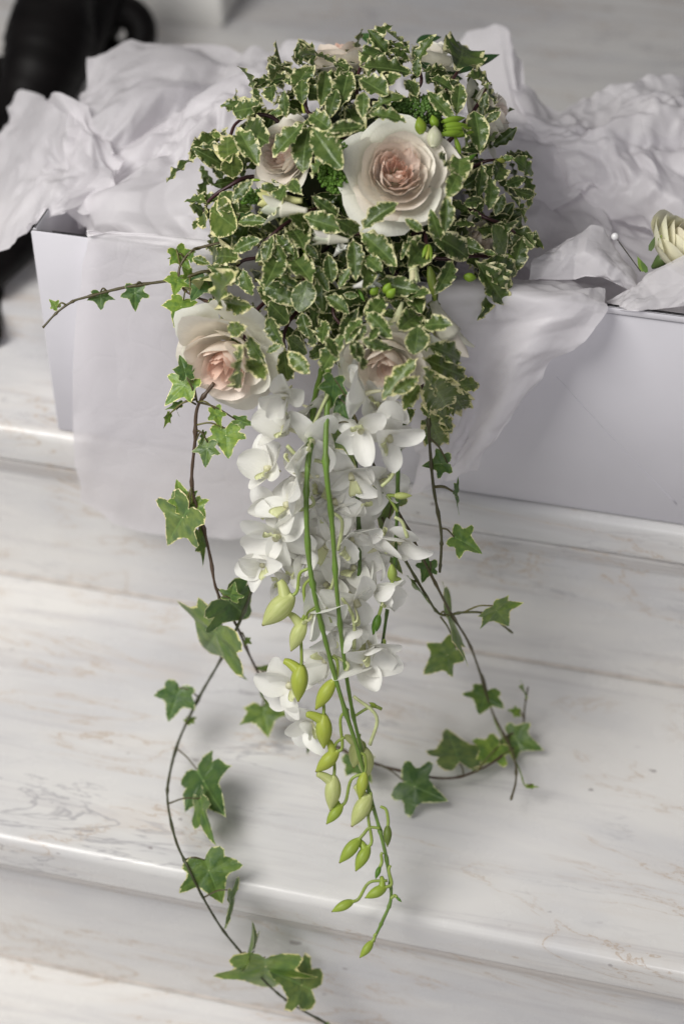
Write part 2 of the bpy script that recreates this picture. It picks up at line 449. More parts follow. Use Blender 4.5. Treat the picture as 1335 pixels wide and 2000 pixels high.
sheet('tall tissue sheet standing behind the right side of the bouquet',
      [[(800, 130, 1.36), (880, 80, 1.37), (960, 66, 1.37), (1000, 90, 1.36)],
       [(800, 220, 1.33), (900, 190, 1.33), (985, 190, 1.32), (1030, 230, 1.31)],
       [(800, 330, 1.29), (920, 300, 1.28), (1030, 280, 1.28), (1110, 300, 1.28)],
       [(800, 440, 1.25), (930, 410, 1.245), (1060, 400, 1.245), (1195, 375, 1.25)]], 0.055, 0.012, 1.3, 4)
sheet('tissue sheet heaped along the back right rim of the box',
      [[(1000, 185, 1.34), (1110, 218, 1.33), (1220, 180, 1.33), (1330, 152, 1.33), (1460, 145, 1.33)],
       [(1030, 250, 1.285), (1130, 262, 1.275), (1230, 240, 1.275), (1340, 240, 1.275), (1460, 240, 1.27)],
       [(1060, 300, 1.275), (1150, 310, 1.26), (1250, 320, 1.245), (1340, 330, 1.24), (1460, 330, 1.24)],
       [(1100, 340, 1.275), (1190, 420, 1.255), (1260, 450, 1.235), (1350, 450, 1.225), (1460, 450, 1.22)]], 0.05, 0.013, 0.2, 5)
sheet('tissue sheet sloping down inside the box right of the bouquet',
      [[(960, 340, 1.27), (1060, 320, 1.275), (1150, 320, 1.28), (1200, 390, 1.29), (1330, 420, 1.27)],
       [(960, 430, 1.235), (1060, 420, 1.235), (1150, 430, 1.245), (1220, 470, 1.25), (1360, 490, 1.23)],
       [(960, 530, 1.205), (1060, 530, 1.205), (1150, 545, 1.215), (1240, 560, 1.22), (1380, 560, 1.20)]], 0.05, 0.007, 0.8, 6)
sheet('upright folded tissue corner beside the pearl pin',
      [[(1105, 470, 1.172), (1135, 440, 1.172), (1165, 438, 1.172), (1200, 475, 1.172), (1238, 535, 1.17)],
       [(1050, 500, 1.165), (1110, 490, 1.155), (1160, 490, 1.152), (1205, 520, 1.155), (1242, 556, 1.16)],
       [(1035, 550, 1.165), (1100, 548, 1.16), (1160, 546, 1.158), (1205, 555, 1.16), (1238, 572, 1.165)]], 0.03, 0.004, 0.5, 7)
FY = .9535
def fd(px, py, k=0): return dy(px, py, FY-k)
sheet('pointed tissue sheet draped over the box front right of the bouquet',
      [[(800, 540, 1.185), (900, 535, 1.18), (1010, 545, 1.175), (1100, 555, 1.172), (1150, 575, 1.172)],
       [(800, 575, fd(800, 575, .012)), (895, 572, fd(895, 572, .012)), (1010, 578, fd(1010, 578, .012)), (1110, 585, fd(1110, 585, .010)), (1184, 602, fd(1184, 602, .005))],
       [(800, 690, fd(800, 690, .022)), (890, 690, fd(890, 690, .026)), (950, 690, fd(950, 690, .016)), (1020, 690, fd(1020, 690, .030)), (1092, 700, fd(1092, 700, .022))],
       [(810, 820, fd(810, 820, .02)), (880, 820, fd(880, 820, .034)), (925, 815, fd(925, 815, .02)), (965, 815, fd(965, 815, .034)), (1000, 805, fd(1000, 805, .03))],
       [(800, 965, fd(800, 965, .026)), (840, 955, fd(840, 955, .032)), (880, 940, fd(880, 940, .03)), (900, 930, fd(900, 930, .036)), (910, 915, fd(910, 915, .034))]], 0.045, 0.0055, 1.1, 8)
sheet('tissue corner folded over the box rim below the cream rose',
      [[(1190, 590, 1.155), (1250, 540, 1.15), (1310, 505, 1.145), (1400, 470, 1.14)],
       [(1200, 600, 1.142), (1260, 578, 1.132), (1320, 560, 1.13), (1400, 550, 1.125)],
       [(1190, 606, 1.138), (1250, 611, 1.133), (1300, 612, 1.13), (1400, 598, 1.125)]], 0.03, 0.0045, 0.9, 9)
sheet('broad tissue sheet hanging flat over the box front on the left',
      [[(172, 455, 1.188), (290, 458, 1.182), (420, 470, 1.178), (560, 480, 1.175), (700, 500, 1.17)],
       [(166, 470, fd(166, 470, .004)), (290, 484, fd(290, 484, .005)), (420, 500, fd(420, 500, .006)), (560, 520, fd(560, 520, .006)), (700, 540, fd(700, 540, .006))],
       [(150, 640, fd(150, 640, .006)), (280, 660, fd(280, 660, .008)), (420, 680, fd(420, 680, .010)), (560, 700, fd(560, 700, .010)), (700, 710, fd(700, 710, .010))],
       [(140, 830, fd(140, 830, .010)), (280, 850, fd(280, 850, .012)), (420, 870, fd(420, 870, .014)), (560, 880, fd(560, 880, .012)), (690, 900, fd(690, 900, .012))],
       [(160, 985, fd(160, 985, .012)), (250, 1035, fd(250, 1035, .014)), (370, 1052, fd(370, 1052, .016)), (500, 1045, fd(500, 1045, .014)), (640, 1010, fd(640, 1010, .014))]], 0.075, 0.0022, 0.4, 10)

# ------------------------------------------------------------------ dark carved chair
ch = empty('carved_chair', tuple(at(0, 650, dz(0, 650, .17))))
tag(ch, 'black carved wooden chair leg with scrolls at the upper left', 'chair')
def chpart(nm, pts, r0, r1, prof=None, sides=12, wob=0):
    V, F, U = tube_data([at(*p) for p in pts], r0, r1, sides, 7, prof, wob)
    o = mesh_obj(nm, V, F, M['wood'], ch); o.matrix_parent_inverse = Matrix.Translation(ch.location).inverted(); return o
chpart('leg', [(120, -160, 1.66), (112, -60, 1.65), (104, 40, 1.63), (84, 130, 1.61), (38, 215, 1.59), (-40, 290, 1.56), (-130, 350, 1.54)], .02, .04, lambda s: .021+.020*math.sin(PI*min(1, s*1.25))**2, 16, .08)
chpart('leg', [(225, -120, 1.70), (196, -20, 1.69), (166, 60, 1.66), (128, 135, 1.63), (80, 205, 1.60), (20, 280, 1.57)], .024, .022, None, 14, .06)
a0 = [(120, 150, 1.66), (160, 60, 1.68), (185, 22, 1.69)]
for k in range(17):
    an = R(140-k*24); rr = 50*(1-k*.034)
    a0.append((236+rr*math.cos(an), 70-rr*1.05*math.sin(an), 1.70+.002*k))
chpart('scroll', a0, .020, .010, None, 14)
chpart('carved_leaf', [(30, 250, 1.60), (52, 160, 1.62), (46, 105, 1.63), (28, 42, 1.64)], .03, .002, lambda s: .020*(1-s)**.8+.0012, 10, .2)
chpart('carved_leaf', [(-10, 260, 1.60), (-5, 170, 1.62), (4, 112, 1.63)], .03, .002, lambda s: .026*(1-s)**.6+.003, 10, .2)
chpart('stretcher', [(150, 350, 1.60), (90, 430, 1.52), (30, 485, 1.47), (-40, 545, 1.44)], .016, .017, None, 14)
chpart('foot', [(-40, 505, 1.46), (-24, 560, 1.46), (-20, 610, 1.455), (-30, 655, dz(-30, 655, .182))], .013, .013, None, 12, .1)

# ------------------------------------------------------------------ leaf meshes
def pitt_mesh(seed, wid=.40, waves=4, wamp=.045, bend=.25, fold=.18):
    rnd = random.Random(seed); nu, nv = 11, 26; V, U = [], []
    ph1, ph2 = rnd.uniform(0, 6), rnd.uniform(0, 6); tw = rnd.uniform(-.5, .5); side = rnd.uniform(-.1, .1)
    pk = rnd.uniform(.46, .6)
    for j in range(nv):
        v = j/(nv-1)
        hw = wid*.5*(math.sin(PI*min(1, v**(math.log(.5)/math.log(pk))))**.74 if 0 < v < 1 else 0)
        if v < .09: hw = max(hw*.5, .012)
        hw = max(hw, .004)
        for i in range(nu):
            t = -1+2*i/(nu-1); ph = ph1 if t < 0 else ph2
            wv = math.sin(2*PI*waves*v+ph)+.35*math.sin(2*PI*waves*1.6*v+ph*2)
            x = hw*t*(1+.015*wv*abs(t)**3)+side*v*v
            z = fold*abs(t)*hw-bend*v*v*.6+bend*.12*v+wamp*abs(t)**2.2*wv*min(1, hw/.1)
            z += tw*t*hw*v
            y = v-.006*abs(t)*wv
            V.append((x, y, z)); U.append(((1-abs(t))*hw*.95+.0, abs(t)*hw))
    return mesh_obj('leaf', V, grid_faces(nu, nv), M['pitt'], None, U, link=False)
PITT = [pitt_mesh(k, random.uniform(.38, .50), random.choice((3.5, 4, 4.5, 5)), random.uniform(.042, .068), random.uniform(.1, .5), random.uniform(.15, .6)) for k in range(10)]
PITTW = [pitt_mesh(30+k, .66, 3, .022, .15, .1) for k in range(3)]
PITTC = [pitt_mesh(50+k, .42, 3.6, .060, .55, .5) for k in range(4)]
def ivy_mesh(seed):
    rnd = random.Random(100+seed)
    half = [(0, .02), (.06, -.07), (.17, -.13), (.30, -.10), (.40, -.02), (.34, .12), (.36, .20), (.47, .30), (.56, .44), (.44, .46), (.31, .47), (.22, .53), (.17, .66), (.09, .84), (0, 1.0)]
    half = [(x*rnd.uniform(.9, 1.1), y+rnd.uniform(-.02, .02)) for x, y in half]
    half[0] = (0, .03); half[-1] = (0, 1.0)
    left = [(-x*rnd.uniform(.92, 1.08), y+rnd.uniform(-.025, .025)) for x, y in half[1:-1]]
    ctrl = [Vector((x, y, 0)) for x, y in half]+[Vector((x, y, 0)) for x, y in reversed(left)]
    out = []
    n = len(ctrl)
    for i in range(n):
        a, b = ctrl[i], ctrl[(i+1) % n]
        out += [a, (a+b)/2+Vector((rnd.uniform(-.008, .008), rnd.uniform(-.008, .008), 0))]
    c = Vector((0, .26, 0)); tips = [half[-1], half[8], left[7], half[4], left[3]]
    base = Vector((0, .04, 0))
    def vd(p):
        d = 9
        for tx, ty in tips:
            e = Vector((tx, ty, 0))-base; s = max(0, min(1, (p-base).dot(e)/e.length_squared)); d = min(d, (p-base-e*s).length)
        return d
    bend, cup, tw = rnd.uniform(-.05, .30), rnd.uniform(-.2, .45), rnd.uniform(-.35, .35)
    phs = rnd.uniform(0, 6)
    V, U, F = [], [], []
    rings = [0, .28, .55, .78, .92, 1.0]; m = len(out)
    for s in rings:
        for k, p in enumerate(out if s > 0 else [c]):
            q = c.lerp(p, s); r = (q-c)
            z = -bend*q.y*q.y+cup*abs(q.x)*.5-cup*.3*q.x*q.x+tw*q.x*(q.y-.2)+.02*s*math.sin(phs+k*.55)+.35*min(.05, vd(q))
            V.append((q.x, q.y, z)); U.append(((1-s)*(p-c).length, vd(q)))
    F = [(0, 1+k, 1+(k+1) % m) for k in range(m)]
    for j in range(len(rings)-2):
        o = 1+j*m
        F += [(o+k, o+m+k, o+m+(k+1) % m, o+(k+1) % m) for k in range(m)]
    return mesh_obj('ivy_leaf', V, F, M['ivy'], None, U, link=False)
IVY = [ivy_mesh(k) for k in range(8)]
def ruscus_mesh(seed):
    rnd = random.Random(200+seed); V, U = [], []; nu, nv = 7, 12
    for j in range(nv):
        v = j/(nv-1); hw = max(.004, .15*math.sin(PI*v**.8)**.9)
        for i in range(nu):
            t = -1+2*i/(nu-1); V.append((hw*t, v, .10*abs(t)*hw*3-.12*v*v)); U.append((.5, abs(t)*hw))
    return mesh_obj('dark_leaf', V, grid_faces(nu, nv), M['ruscus'], None, U, link=False)
RUS = [ruscus_mesh(0)]

# ------------------------------------------------------------------ the bouquet
B = empty('bouquet', tuple(at(700, 400, 1.20)))
tag(B, 'cascading bridal bouquet of blush roses, white orchids, variegated leaves and trailing ivy', 'bouquet')
bpy.context.view_layer.update()
BINV = Matrix.Translation(B.location).inverted()
def under(o, parent):
    """parent without moving: everything below the bouquet is given in world coordinates"""
    o.parent = parent
    o.matrix_parent_inverse = (Matrix.Translation(B.location) if parent is B else parent.matrix_world).inverted()
    return o
def dome(px, py):
    x = (px-705)/365; y = (py-400)/(365 if py < 400 else 500)
    return 1.205-.118*math.sqrt(max(0, 1-x*x-y*y))
def dome_n(px, py):
    x = (px-705)/365; y = (py-400)/(365 if py < 400 else 500)
    k = math.sqrt(max(.05, 1-x*x-y*y))
    return (RIGHT*x-UP*y-HEAD*k).normalized()
def col(o, c): o.color = (*c, 1)

# foam holder core
V, F = [], []
nu, nv = 24, 14
cc = at(705, 410, 1.205)
for j in range(nv):
    a = PI*j/(nv-1)
    for i in range(nu):
        b = 2*PI*i/nu
        d = Vector((math.sin(a)*math.cos(b), math.sin(a)*math.sin(b), math.cos(a)))
        k = .074*(1+.12*noise.noise(d*3))
        V.append(cc+d*k)
core = under(mesh_obj('foam_holder', V, grid_faces(nu, nv, 0, True), M['stem'], None), B); col(core, (.018, .032, .012))

# sprigs: stem polylines in picture coordinates, anchored in the core
SPR = [
 [(600, 330), (545, 240), (500, 224), (462, 240), (449, 268)],
 [(560, 370), (493, 345), (445, 365), (408, 392), (399, 415)],
 [(640, 400), (600, 415), (560, 435), (528, 462), (505, 485)],
 [(560, 480), (520, 500), (478, 508), (462, 520)],
 [(560, 560), (515, 592), (492, 620), (479, 650), (477, 676)],
 [(620, 560), (582, 606), (562, 632), (553, 662), (557, 680)],
 [(760, 520), (805, 570), (818, 620), (820, 700), (826, 770), (840, 802)],
 [(800, 480), (855, 505), (920, 500), (980, 504), (1010, 520)],
 [(830, 380), (905, 402), (945, 424), (985, 440), (1005, 455)],
 [(800, 460), (826, 450), (832, 475), (835, 492)],
 [(850, 330), (920, 325), (950, 314), (985, 312)],
 [(700, 300), (640, 240), (602, 220), (596, 190)],
 [(720, 280), (700, 220), (697, 160), (704, 128)],
 [(760, 250), (800, 190), (822, 160), (815, 125)],
 [(800, 280), (860, 190), (890, 145), (905, 120)],
 [(700, 420), (692, 455), (700, 456)],
 [(690, 500), (665, 560), (650, 610), (680, 650)],
 [(720, 540), (705, 600), (695, 650), (710, 690)],
 [(850, 300), (900, 250), (935, 200), (950, 170)],
 [(640, 480), (600, 530), (590, 560)],
]
SPRO = []
for pts in SPR:
    n = len(pts); W = []
    for i, (x, y) in enumerate(pts):
        t = i/(n-1); W.append(at(x, y, dome(x, y)+(.045*(1-t)**2)))
    V, F, U = tube_data(W, .0016, .0010, 6, 5, None, .2)
    o = under(mesh_obj('foliage_sprig', V, F, M['stem'], None, U), B); col(o, (.045, .014, .020)); SPRO.append(o)
def nearest_sprig(x, y):
    b = 0; bd = 1e9
    for k, pts in enumerate(SPR):
        for (a, c) in pts[1:]:
            d = (a-x)**2+(c-y)**2
            if d < bd: bd = d; b = k
    return SPRO[b]
def place_leaf(me, b, t, db, dt, nhint, parent, name='leaf', wid=1, tint=(1, 1, 1)):
    A, Z = at(b[0], b[1], db), at(t[0], t[1], dt); L = (Z-A).length
    o = bpy.data.objects.new(name, me); C.objects.link(o)
    o.matrix_world = frame(A, Z-A, nhint, L*wid, L, L)
    under(o, parent); o.matrix_world = frame(A, Z-A, nhint, L*wid, L, L)
    col(o, tint); return o
def rv(rnd, k): return Vector((rnd.uniform(-k, k), rnd.uniform(-k, k), rnd.uniform(-k, k)))
LV = """595,240,530,301 587,219,527,216 532,203,529,160 517,206,445,219 512,203,495,182 462,248,497,304 478,248,505,274 446,262,438,312
436,268,411,262 445,275,460,292 455,350,448,303 605,245,581,326 608,247,655,326 602,223,650,247 712,246,636,254 656,127,587,84 574,184,599,116
624,214,643,137 591,208,583,153 610,218,647,242 682,138,655,118 661,217,684,136 640,236,656,172 702,131,803,131 702,128,766,72 701,153,746,180
708,236,712,178 722,216,782,176 712,222,790,226 700,252,648,245 797,97,759,60 802,107,755,74 800,120,760,94 815,152,811,114
889,138,922,68 838,146,882,139 838,152,888,168 890,228,901,162 833,176,881,230 815,192,790,146 745,172,778,150 800,197,818,164
937,303,934,213 935,155,967,192 945,226,966,193 945,241,975,217 908,150,963,156 466,422,424,381 411,408,457,440 496,349,453,389
404,402,391,374 392,430,373,444 398,414,401,436 527,434,464,427 512,467,451,484 472,506,408,491 412,517,375,504 469,514,347,536
466,529,396,592 475,524,483,577 535,457,511,516 537,457,573,491 538,474,561,531 561,358,529,417 592,382,558,349 499,544,573,586
547,540,582,561 568,504,599,527 568,448,602,476 602,441,573,429 679,451,594,427 701,456,667,429 691,460,642,457 704,452,763,389
702,454,779,511 688,466,700,541 640,494,645,552 608,519,646,566 690,519,659,561 714,504,721,547 709,499,742,521 765,509,765,537
662,421,608,389 594,474,618,506 601,471,594,434 600,543,589,609 940,317,940,384 956,344,963,402 985,377,964,419 990,377,1038,426
984,363,1027,346 999,310,1048,341 999,369,1043,388 870,379,875,446 895,339,874,379 898,309,893,342 884,441,927,431 831,453,926,498
986,497,964,443 904,396,942,394 914,414,946,429 1021,459,999,527 941,509,1017,541 927,507,986,598 944,519,1005,554 883,507,861,571
826,451,789,430 823,459,779,502 831,479,794,511 974,314,981,342 969,313,1002,309 1021,461,1046,476 939,491,967,498 483,637,437,649
477,675,458,764 483,654,516,716 487,699,509,736 555,679,557,746 562,684,598,731 551,673,519,686 559,659,598,686 524,589,561,627
521,619,546,671 589,609,601,662 636,624,624,667 646,680,599,691 676,649,627,726 701,599,664,657 706,619,679,662 684,664,711,706
496,599,428,589 514,564,577,586 634,579,682,601 669,574,697,581 599,639,613,673 714,609,768,656 704,661,764,683 716,634,681,667
687,671,710,706 751,579,721,617 759,589,802,606 794,569,816,602 789,579,831,572 815,634,815,692 824,639,869,624 829,674,914,699
824,699,913,741 816,699,741,773 819,734,771,771 826,734,896,809 822,714,861,767 871,749,906,809 889,754,941,749 821,749,784,796
831,774,830,817 838,799,857,880 844,799,894,823 857,814,886,846 811,799,774,826 816,614,786,631 560,230,548,180 640,300,605,345
860,470,845,420 880,330,860,300 905,300,915,255 760,560,735,590 660,700,640,660 545,500,530,545 620,620,640,650 740,640,720,660"""
WIDE = {(466, 422), (986, 497), (600, 543), (559, 659), (524, 589), (815, 634), (411, 408), (455, 350)}
ROSEF = [(775, 336, 118, 1.062), (552, 303, 72, 1.090), (440, 700, 118, 1.078), (752, 706, 95, 1.062), (664, 116, 60, 1.165)]
def in_front(x, y, d):
    for a, b, r, k in ROSEF:
        q = math.hypot(x-a, y-b)/r
        if q < 1.05: d = min(d, k+.03*max(0, q-.7))
    return d
rnd = random.Random(5)
LEAFPTS = []
for s in LV.split():
    x0, y0, x1, y1 = map(float, s.split(','))
    LEAFPTS.append((x0, y0, x1, y1))
    mx, my = (x0+x1)/2, (y0+y1)/2
    L = math.hypot(x1-x0, y1-y0)
    d0 = dome(x0, y0)-.004+rnd.uniform(-.003, .004); d1 = dome(x1, y1)-.010+rnd.uniform(-.008, .006)
    if L < 52: d1 += rnd.choice((-.012, .010)); d0 += .004
    ex = 1.02; x1, y1 = x0+(x1-x0)*ex, y0+(y1-y0)*ex
    sh_ = max(d0-in_front(x0, y0, d0), d1-in_front(x1, y1, d1)); d0 -= sh_; d1 -= sh_
    nh = dome_n(mx, my)*.8-HEAD*.8+UP*.3+rv(rnd, .75)
    wide = (int(x0), int(y0)) in WIDE
    if my > 690: nh = -HEAD+UP*.3+rv(rnd, .32); k_ = rnd.uniform(-.014, .012); d0 += k_; d1 += k_
    me = rnd.choice(PITT) if my > 690 else rnd.choice(PITTW) if wide else rnd.choice(PITTC if rnd.random() < .24 else PITT)
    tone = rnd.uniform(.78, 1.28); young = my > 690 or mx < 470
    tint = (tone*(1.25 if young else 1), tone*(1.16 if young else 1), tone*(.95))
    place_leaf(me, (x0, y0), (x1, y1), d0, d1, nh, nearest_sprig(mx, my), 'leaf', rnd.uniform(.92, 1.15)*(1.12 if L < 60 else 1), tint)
# leaves between, lower in the mass
KEEP = [(775, 335, 112), (545, 305, 58), (440, 700, 105), (655, 330, 40), (820, 215, 35), (750, 730, 70), (660, 100, 45), (845, 105, 40), (870, 245, 40), (880, 640, 35), (540, 405, 30)]
cnt = 0
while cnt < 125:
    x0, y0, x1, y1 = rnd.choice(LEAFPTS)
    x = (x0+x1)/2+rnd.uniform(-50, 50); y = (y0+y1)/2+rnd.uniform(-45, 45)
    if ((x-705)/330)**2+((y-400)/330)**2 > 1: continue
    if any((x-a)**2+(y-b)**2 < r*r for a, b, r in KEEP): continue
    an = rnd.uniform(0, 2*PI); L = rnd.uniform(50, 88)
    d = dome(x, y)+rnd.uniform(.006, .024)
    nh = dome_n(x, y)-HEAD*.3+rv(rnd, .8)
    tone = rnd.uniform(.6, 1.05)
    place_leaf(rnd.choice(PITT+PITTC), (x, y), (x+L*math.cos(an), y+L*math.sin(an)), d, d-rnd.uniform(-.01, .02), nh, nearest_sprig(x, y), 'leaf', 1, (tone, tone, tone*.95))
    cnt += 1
# inner foliage that nobody could count
V, F, U = [], [], []
src = [([v.co.copy() for v in me.vertices], [tuple(p.vertices) for p in me.polygons], me) for me in PITT[:4]]
for k in range(420):
    a = rnd.uniform(0, 2*PI); q = math.sqrt(rnd.random())*.93
    x = 705+335*q*math.cos(a); y = 405+330*q*math.sin(a)
    if any((x-p)**2+(y-b)**2 < (r*.8)**2 for p, b, r in KEEP): continue
    d = dome(x, y)+rnd.uniform(.032, .062); A = at(x, y, d)
    m = frame(A, rv(rnd, 1)+dome_n(x, y)*.3, dome_n(x, y)+rv(rnd, .8), .021, .021, .021)
    vs, fs, me = rnd.choice(src); o = len(V)
    uvd = {}
    for l, u in zip(me.loops, me.uv_layers[0].data): uvd[l.vertex_index] = tuple(u.uv)
    V += [m @ v for v in vs]; U += [uvd[i] for i in range(len(vs))]; F += [tuple(i+o for i in f) for f in fs]
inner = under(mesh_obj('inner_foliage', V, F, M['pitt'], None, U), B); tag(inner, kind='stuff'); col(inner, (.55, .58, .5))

# plain dark leaves at the top
for b, t, d0, d1 in (((884, 146), (973, 95), 1.19, 1.20), ((812, 84), (862, 67), 1.21, 1.215), ((850, 140), (815, 118), 1.18, 1.18), ((745, 88), (700, 62), 1.215, 1.22), ((840, 150), (905, 150), 1.185, 1.19)):
    o = place_leaf(RUS[0], b, t, d0, d1, -HEAD+UP*.6+rv(rnd, .3), B, 'dark_leaf', 1.5, (1.0, 1.0, 1.0) if b[0] != 745 else (2.6, 2.4, 1.5))

# ------------------------------------------------------------------ roses
def petal_data(phi0, half, r1, z1, lip, ruf, seed, base=.10, nu=11, nv=11, pinch=0, zb=0, sh=(0, 0)):
    V, U = [], []
    off = Vector((seed*1.3, seed*2.7, seed*.7))
    for j in range(nv):
        v = j/(nv-1)
        for i in range(nu):
            u = -1+2*i/(nu-1)
            ve = v*(1-.30*abs(u)**2.3)
            ws = .40+.60*math.sin(min(1, ve*1.35)*PI/2)
            r = base+(r1-base)*math.sin(ve*PI/2)**.85
            z = zb+(z1-zb)*(1-math.cos(ve*PI/2))**.75
            if ve > .68:
                q = (ve-.68)/.32; r += lip*q**1.5; z -= lip*.55*q**2
            ang = phi0+half*u*ws*(1-pinch*ve)
            n3 = noise.noise(Vector((u*1.7, v*1.6, 0))+off); n4 = noise.noise(Vector((u*3.6, v*2.2, 4))+off)
            r *= 1+ruf*ve*(n3+.45*n4); z *= 1+ruf*.7*ve*(n4+n3*.5)
            roll = max(0, abs(u)-.55)*max(0, ve-.35)*lip*2.2     # side edges roll back
            r += .02*abs(u)*ve+roll; z -= roll*.9
            if lip > .1: r += .07*max(0, 1-abs(u)*2.2)*ve**4
            V.append(Vector((r*math.cos(ang)+sh[0]*ve, r*math.sin(ang)+sh[1]*ve, z))); U.append(((u+1)/2, v))
    return V, grid_faces(nu, nv), U
PINK, BLUSH, IVORY, CREAM = (.985, .68, .56), (.985, .845, .75), (.97, .92, .825), (.94, .90, .76)
def lerp3(a, b, t): return tuple(x+(y-x)*t for x, y in zip(a, b))
def rose(px, py, d, rpx, axis, layers, seed, parent=B, mat='rose', pal=(IVORY, BLUSH, PINK), spin=0, owner=None, name='rose'):
    rs = random.Random(seed); S_ = rpx*d/FPX
    ctr = at(px, py, d); ax = axis.normalized()
    m0 = frame(ctr-ax*S_*.5, UP-ax*UP.dot(ax), ax, S_, S_, S_)
    # receptacle and calyx under the petals
    V, F, U = tube_data([Vector((0, 0, -.45)), Vector((0, 0, -.12)), Vector((0, 0, .10))], .1, .1, 10, 4, lambda s: .05+.13*math.sin(PI*min(1, s*.9))**1.2)
    ro = mesh_obj(name, V, F, M['stem'], None, U); col(ro, (.10, .17, .05))
    ro.matrix_world = m0
    ro.parent = parent
    if parent is B: ro.matrix_parent_inverse = BINV
    else: ro.matrix_parent_inverse = Matrix.Translation(parent.location).inverted()
    nl = len(layers)
    for li, (cnt, r1, z1, lip, half, ruf) in enumerate(layers):
        f = li/(nl-1)
        for k in range(cnt):
            phi = spin+2*PI*(k+rs.uniform(-.18, .18))/cnt+li*1.15
            V, F, U = petal_data(phi, half*rs.uniform(.88, 1.12), r1*rs.uniform(.94, 1.05), z1*rs.uniform(.93, 1.05), lip*rs.uniform(.6, 1.35), ruf, rs.uniform(0, 50), zb=max(0, f-.25)*.66*z1, sh=(rs.gauss(0, .02+.05*f), rs.gauss(0, .02+.05*f)))
            o = mesh_obj('petal', V, F, M[mat], ro, U)
            c = lerp3(pal[0], pal[1], min(1, f*2)) if f < .5 else lerp3(pal[1], pal[2], (f-.5)*2)
            j = rs.uniform(.95, 1.04); col(o, tuple(min(.94, x*j) for x in c))
    return ro
OPEN = [(5, 1.00, .52, .18, .80, .07), (5, .85, .68, .13, .84, .07), (5, .70, .76, .09, .85, .06), (6, .59, .82, .03, .80, .08), (6, .50, .85, .0, .68, .13),
        (7, .42, .87, -.02, .60, .20), (7, .34, .88, -.03, .58, .26), (6, .26, .88, -.03, .62, .34), (5, .17, .87, -.02, .8, .38), (4, .09, .85, 0, 1.0, .36)]
HALF = [(5, .99, .52, .24, .80, .09), (5, .83, .74, .16, .84, .09), (5, .66, .84, .10, .9, .07), (5, .50, .92, .03, .9, .08), (5, .38, .92, .0, .85, .12), (4, .26, .90, -.02, .9, .18), (4, .15, .87, 0, 1.0, .2)]
TIGHT = [(4, .98, .55, .3, .85, .06), (4, .78, .95, .16, .95, .06), (4, .56, 1.1, .06, 1.0, .06), (4, .40, 1.15, .02, 1.0, .08), (3, .24, 1.12, 0, 1.1, .1)]
CD = -HEAD
BTN = [(5, .95, .62, .12, .9, .04), (5, .80, .85, .06, .95, .04), (5, .62, .95, .03, .95, .05), (4, .45, 1.0, 0, 1.0, .06), (4, .28, 1.0, 0, 1., .08)]
rose(775, 338, 1.092, 101, CD+UP*.10+RIGHT*.06, OPEN, 3, spin=.4)
rose(552, 303, 1.118, 66, CD*.75-RIGHT*.55+UP*.05, OPEN, 8)
rose(440, 700, 1.135, 104, CD*.66-RIGHT*.30-UP*.62, HALF, 11, spin=.9)
rose(752, 706, 1.115, 84, CD*.75-UP*.75-RIGHT*.1, HALF, 15, pal=(IVORY, lerp3(IVORY, BLUSH, .6), lerp3(BLUSH, PINK, .5)))
rose(664, 116, 1.195, 72, CD*.25+UP*.95-RIGHT*.15, HALF, 19)
rose(846, 116, 1.195, 50, CD*.3+UP*.9+RIGHT*.25, TIGHT, 23, pal=(CREAM, IVORY, IVORY))
rose(950, 228, 1.175, 62, CD*.35+UP*.25+RIGHT*.9, TIGHT, 27, pal=(lerp3(IVORY, CREAM, .5), IVORY, BLUSH))
rose(930, 470, 1.150, 40, CD*.6+RIGHT*.7, TIGHT, 31, pal=(IVORY, BLUSH, BLUSH))

# ------------------------------------------------------------------ green filler clusters
def beads(name, spots, c, seed, rr=(.0011, .0018)):
    rs = random.Random(seed); V, F = [], []
    for (x, y, rx, ry, n) in spots:
        for k in range(n):
            a = rs.uniform(0, 2*PI); q = math.sqrt(rs.random())
            u, v = q*math.cos(a), q*math.sin(a)
            p = at(x+rx*u, y+ry*v, dome(x, y)+.012-.012*math.sqrt(1-q*q)+rs.uniform(-.002, .003)); r = rs.uniform(*rr)
            dr = (CD+RIGHT*u*.8-UP*v*.8+rv(rs, .5)).normalized(); m = frame(p, dr, Vector((0, 0, 1)), r, r*1.7, r)
            o = len(V); ring = [(1, 0, 0), (.3, 0, .95), (-.8, 0, .6), (-.8, 0, -.6), (.3, 0, -.95)]
            V.append(m @ Vector((0, -1, 0)))
            V += [m @ Vector(t) for t in ring]; V.append(m @ Vector((0, 1, 0)))
            for i in range(5):
                F.append((o, o+1+(i+1) % 5, o+1+i)); F.append((o+6, o+1+i, o+1+(i+1) % 5))
    ob = under(mesh_obj(name, V, F, M['filler'], None), B); col(ob, c); tag(ob, kind='stuff'); return ob
beads('green_filler_flower', [(655, 325, 36, 52, 420)], (.13, .27, .035), 1)
beads('green_filler_flower', [(822, 215, 46, 26, 330), (775, 212, 18, 14, 70)], (.085, .18, .03), 2)
beads('green_filler_flower', [(495, 385, 25, 14, 60)], (.10, .22, .03), 3)

